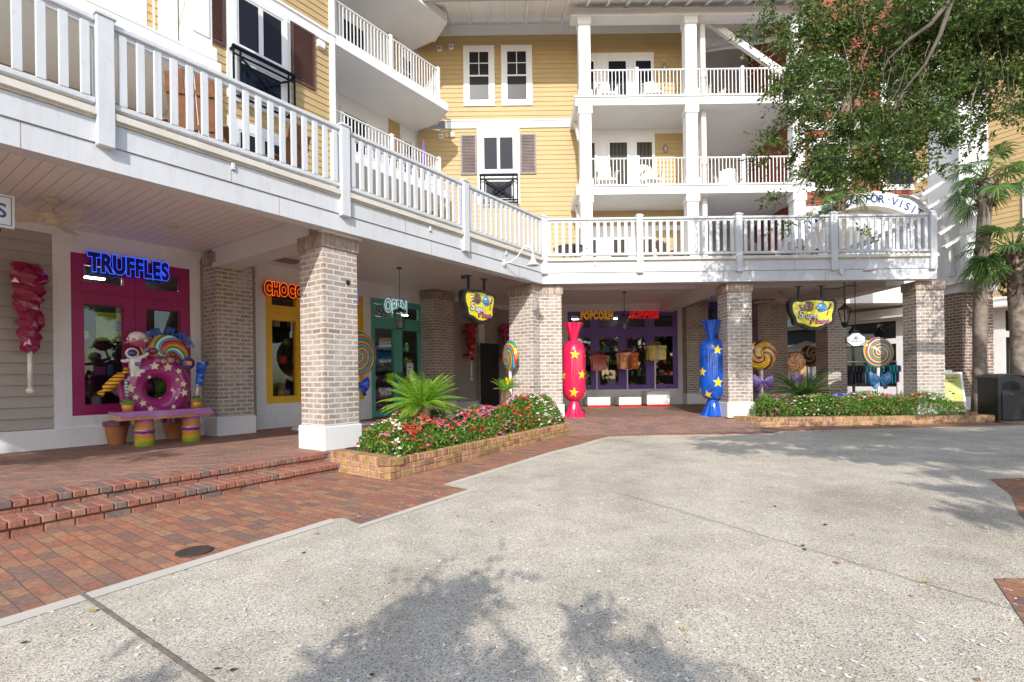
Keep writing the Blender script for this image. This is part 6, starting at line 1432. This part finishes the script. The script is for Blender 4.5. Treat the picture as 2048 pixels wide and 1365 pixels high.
b = MB(); b.M = Matrix.Rotation(PI / 2, 4, 'X'); b.lathe([(.0, .03), (.05, .03), (.055, 0)][::-1], 18); b.M = None; q = b.build('round_sensor', whiteb, None, True); q.location = (5.33, 11.765, 2.87); tag(q, 'round white sensor high on the brick pillar behind the blue candy', 'sensor')
# lantern hanging before the right sign's neighbour, post lamp
o = thing('street_lamp', 'black coach lamp with a tapered roof beside the small sail sign', 'lamp', (8.35, 12.9, 2.55))
b = MB(); b.lathe([(.16, .38), (.05, .46), (.03, .50), (0, .55)], 6); b.lathe([(.165, .36), (.165, .385)], 6); b.tube([(0, 0, .5), (0, 0, 1.2)], .012, 5); b.build('roof', blackm, o)
b = MB()
for k in range(6): a = k * PI / 3; b.tube([(.15 * math.cos(a), .15 * math.sin(a), .36), (.08 * math.cos(a), .08 * math.sin(a), .04)], .008, 4)
b.lathe([(.0, -.1), (.04, -.08), (.085, .0), (.09, .04), (0, .05)], 6); b.build('cage', blackm, o)
b = MB(); b.lathe([(.075, .05), (.14, .355)], 6); b.build('glass', glassl, o)
o = thing('street_lamp', 'black coach lamp on a post far down the passage', 'lamp', (13.0, 19.6, .35))
b = MB(); b.tube([(0, 0, 0), (0, 0, 2.2)], .05, 8); b.lathe([(.08, 2.2), (.16, 2.5), (.2, 2.52), (.05, 2.7), (0, 2.8)], 6); b.build('lamp_head', blackm, o)
b = MB(); b.lathe([(.0, .30), (.075, .30), (.08, .2), (.065, .08), (.03, 0.0), (0, .0)][::-1], 18); q = b.build('pendant_lamp', blackm, None, True); q.location = front(1424, 640, 15.5); tag(q, 'small black pendant lamp shade above the blue candy', 'lamp')
b = MB(); b.tube([(0, 0, .28), (0, 0, 3.757 - q.location.z)], .006, 5); b.build('cord', blackm, q)
# landscape spotlight
x_, y_, _ = front(783, 905, 6.62); o = thing('spotlight', 'small black landscape spotlight on the planter edge', 'spotlight', (x_, y_ - .02, .31))
b = MB(); b.bbox(-.028, .028, -.03, .02, .0, .12, .006); b.lathe([(.03, .115), (.03, .15), (.022, .175), (0, .178)], 12); b.bbox(.02, .045, -.02, .02, .05, .11, .006); b.build('housing', blackm, o)
b = MB(); b.tube([(0, 0, -.02), (0, 0, .02)], .012, 6); b.build('stake', blackm, o)
# manhole
o = thing('manhole_cover', 'small round iron cover in the red brick paving by the concrete edge', 'manhole cover', (-2.32, 3.735, .0705))
b = MB(); b.lathe([(.118, 0), (.118, .010), (.105, .011)], 36); b.build('frame', paint('iron_dark', (.07, .055, .045), .6, .3, 20), o)
b = MB(); b.lathe([(.103, .0), (.103, .008), (0, .008)], 36)
for k in range(-7, 8): w_ = math.sqrt(.09 ** 2 - (k * .012) ** 2); b.box(-w_, w_, k * .012 - .003, k * .012 + .003, .008, .0105)
b.build('lid', paint('iron_brown', (.20, .15, .11), .6, .3, 20), o)
# litter bin
o = thing('litter_bin', 'black metal litter bin with an arched hood and swing opening', 'bin', (10.52, 11.10, .232)); bw_, bd_, hh = .275, .24, 1.0
b = MB()
fr_ = [(-bw_, 0), (bw_, 0), (bw_, .93)] + [(bw_ * math.cos(a), .93 + .075 * math.sin(a)) for a in [PI * i / 12 for i in range(1, 12)]] + [(-bw_, .93)]
b.xprism(fr_, -bd_, bd_); b.build('body', paint('bin_black', (.012, .012, .013), .35, .2), o)
b = MB(); tp = [((bw_ + .03) * math.cos(a), .945 + .085 * math.sin(a)) for a in [PI * i / 12 for i in range(13)]]; t2 = [(p[0] * .97, p[1] - .025) for p in tp]
b.xprism(tp + t2[::-1], -bd_ - .03, bd_ + .03); b.build('hood', paint('bin_hood', (.03, .03, .033), .4, .2), o)
b = MB(); b.bbox(-.20, .20, -bd_ - .018, -bd_, .05, .66, .008); b.build('door', paint('bin_door', (.02, .021, .026), .4, .2), o)
b = MB(); ar = [(.19 * math.cos(a), .78 + .09 * math.sin(a)) for a in [PI * i / 12 for i in range(13)]] + [(-.19, .69), (.19, .69)]; b.xprism(ar, -bd_ - .004, -bd_ + .01); b.build('opening', paint('void_black', (.003, .003, .003), .9), o)
b = MB(); b.ell((.0, -bd_ - .02, .60), (.012, .01, .012)); b.build('lock', metalg, o)
# sandwich board
x_, y_, _ = front(1905, 800, 12.45); o = thing('sandwich_board', 'white folding sandwich board with a green poster beside the brick tower', 'sandwich board', (x_, y_, .345), -.25)
b = MB(); b.M = Matrix.Rotation(-.20, 4, 'X'); frame(b, -.29, .29, 0, .98, .045, -.015, .015, .06); b.bbox(-.10, .10, -.012, .012, .96, 1.04, .01); b.M = Matrix.Translation((0, .40, 0)) @ Matrix.Rotation(.20, 4, 'X'); frame(b, -.29, .29, 0, .98, .045, -.015, .015, .06); b.box(-.24, .24, -.01, .01, .06, .93); b.M = None; b.build('frame', gloss('board_white', (.80, .80, .78), .4), o)
def tilt(q): q.rotation_euler = (-.20, 0, 0); return q
b = MB(); b.box(-.245, .245, -.008, .008, .06, .935); tilt(b.build('poster', paint('poster_green', (.50, .55, .16), .5, .25, 5), o))
b = MB(); b.ell((.04, -.012, .16), (.18, .006, .085), 24, 8); tilt(b.build('red_badge', paint('badge_red', (.65, .01, .01), .4), o, True))
q = text_me('lettering', 'ORDER HERE!', .062, white, o, (0, 0, 0), .001, .001, .9, align='CENTER'); q.data.transform(Matrix.Translation((.04, -.021, .145))); tilt(q)
q = text_me('lettering', "You've Been", .07, paint('ink_red', (.25, .03, .02), .5), o, (0, 0, 0), .001, .001, 1, align='CENTER'); q.data.transform(Matrix.Translation((.02, -.012, .82))); tilt(q)
q = text_me('lettering', 'Ducked!', .07, MATS['ink_red'], o, (0, 0, 0), .001, .001, 1, align='CENTER'); q.data.transform(Matrix.Translation((.0, -.012, .73))); tilt(q)
b = MB(); r_ = random.Random(2)
for i in range(16): b.ell((r_.uniform(-.2, .2), -.010, r_.uniform(.26, .5)), (.035, .004, .02), 10, 6, r_.randrange(3))
tilt(b.build('printed_ducks', [white, paint('duck_yellow', (.75, .55, .03), .5), blackp], o))
b = MB(); b.ell((0, 0, 0), (.05, .05, .09)); b.ell((.10, -.02, -.05), (.05, .04, .10)); b.ell((.02, -.02, .08), (.03, .03, .035), mi=1); q = b.build('bundled_umbrella', [blackp, paint('ochre', (.45, .22, .03), .6)], None, True); q.location = (x_ - .1, y_ + .35, 1.40); 
b = MB(); b.tube([(0, 0, 0), (0, 0, -1.04)], .02, 6); b.build('pole', blackp, q); tag(q, 'black and ochre bundle on a pole behind the sandwich board', 'umbrella')

# ------------------------------------------------------------------ terrace and balcony furniture
def slatchair(name, label, x, y, z, rz, mat, s, group):
    o = thing(name, label, 'chair', (x, y, z), rz, group); hs = .45 * s + (.35 if s > 1.05 else 0)
    b = MB(); 
    for i in range(5): b.bbox(-.26 * s, .26 * s, (-.28 + i * .105) * s, (-.185 + i * .105) * s, hs + .02 - i * .012, hs + .045 - i * .012, .004)
    b.build('seat', mat, o)
    b = MB(); b.M = Matrix.Translation((0, .22 * s, hs - .05)) @ Matrix.Rotation(-.30, 4, 'X')
    for i in range(5): x0_ = (-.27 + i * .108) * s; h = (.78 + .10 * math.sin(PI * (i + .5) / 5)) * s; b.bbox(x0_, x0_ + .095 * s, -.012, .012, 0, h, .005)
    b.box(-.27 * s, .27 * s, .012, .035, .18 * s, .24 * s); b.box(-.27 * s, .27 * s, .012, .035, .58 * s, .64 * s); b.M = None; b.build('backrest', mat, o)
    for sg in (-1, 1):
        b = MB(); b.bbox(sg * .34 * s - .06 * s, sg * .34 * s + .06 * s, -.38 * s, .32 * s, hs + .22, hs + .245, .006); b.build('armrest', mat, o)
        b = MB(); b.bbox(sg * .31 * s - .022, sg * .31 * s + .022, -.33 * s, -.25 * s, 0, hs + .22, .004); b.build('leg', mat, o)
        b = MB(); b.add([(sg * .31 * s - .022, .2 * s, 0), (sg * .31 * s + .022, .2 * s, 0), (sg * .31 * s + .022, .28 * s, 0), (sg * .31 * s - .022, .28 * s, 0), (sg * .31 * s - .022, .2 * s, hs + .22), (sg * .31 * s + .022, .2 * s, hs + .22), (sg * .31 * s + .022, .28 * s, hs + .22), (sg * .31 * s - .022, .28 * s, hs + .22)], [(0, 3, 2, 1), (4, 5, 6, 7), (0, 1, 5, 4), (1, 2, 6, 5), (2, 3, 7, 6), (3, 0, 4, 7)]); b.build('leg', mat, o)
    b = MB(); b.box(-.31 * s, .31 * s, -.31 * s, -.28 * s, hs * .45, hs * .45 + .06); b.box(-.31 * s, .31 * s, -.29 * s, -.26 * s, hs - .03, hs + .02); b.build('stretcher', mat, o)
    return o
c1 = slatchair('slat_chair', 'brown high slatted chair on the terrace, nearer the left post', *wxy(3.45, 1.9), tz - .05, WROT + 2.5, woodc, 1.12, 'brown slatted chairs on the terrace')
dup(c1, (*wxy(4.75, 2.2), tz - .05), WROT - 2.7, 'brown high slatted chair on the terrace beside the second post')
dup(c1, (*wxy(4.3, 3.1), tz - .05), WROT + .2, 'brown high slatted chair furthest back on the left terrace')
w1 = slatchair('slat_chair', 'cream slatted chair at the left of the middle balcony', 3.25, YC + .75, 7.44, 0, chairw, .95, 'cream slatted chairs on the balconies')
dup(w1, (4.75, YC + .75, 7.44), .2, 'cream slatted chair at the right of the middle balcony')
dup(w1, (3.3, YC + .75, 10.31), .1, 'cream slatted chair at the left of the top balcony'); dup(w1, (4.85, YC + .75, 10.31), -.1, 'cream slatted chair at the right of the top balcony')
dup(w1, (7.5, YC + 1.2, 7.44), -.5, 'cream slatted chair alone on the right middle balcony'); dup(w1, (6.9, YC + 1.0, 10.31), .4, 'cream slatted chair alone on the right top balcony')
t = thing('bar_table', 'dark round bar table on the terrace against the yellow wall', 'table', (1.55, 13.4, tz - .05))
b = MB(); b.lathe([(0, .74), (.42, .74), (.44, .76), (.42, .79), (0, .79)], 36); b.build('table_top', paint('table_brown', (.06, .045, .04), .4), t, 'auto')
for a in (.5, 2.6, 4.7):
    b = MB(); b.tube([(.14 * math.cos(a), .14 * math.sin(a), .74), (.30 * math.cos(a), .30 * math.sin(a), 0)], .03, 6); b.build('leg', MATS['table_brown'], t)
dc = slatchair('slat_chair', 'dark brown slatted chair behind the right terrace railing, leftmost', 4.3, 13.6, tz - .05, .6, paint('dark_wood', (.07, .04, .03), .5), .9, 'dark slatted chairs behind the right railing')
for i, (x, y, rz_, lb) in enumerate(((6.1, 13.6, -.6, 'dark slatted chair behind the railing above the Sugar Planet sign'), (6.9, 13.9, .4, 'dark slatted chair behind the railing left of the blue cushion'), (7.7, 13.6, -.3, 'dark slatted chair behind the railing right of the blue cushion'))): dup(dc, (x, y, tz - .05), rz_, lb)
b = MB(); b.bbox(-.5, .5, -.25, .25, 0, .12, .03); q = b.build('seat_cushion', paint('cushion_navy', (.02, .03, .14), .8)); q.location = (7.3, 14.6, tz + .42); tag(q, 'navy cushion on the bench behind the right railing', 'cushion')
b = MB(); b.box(-.6, .6, -.3, .3, .38, .42); [b.box(x - .03, x + .03, -.28, -.22, 0, .38) for x in (-.5, .5)]; [b.box(x - .03, x + .03, .22, .28, 0, .38) for x in (-.5, .5)]
o = thing('terrace_bench', 'dark low bench behind the right terrace railing', 'bench', (7.3, 14.6, tz - .05)); b.build('bench_frame', MATS['dark_wood'], o)
print('PEAK', len(bpy.data.objects))
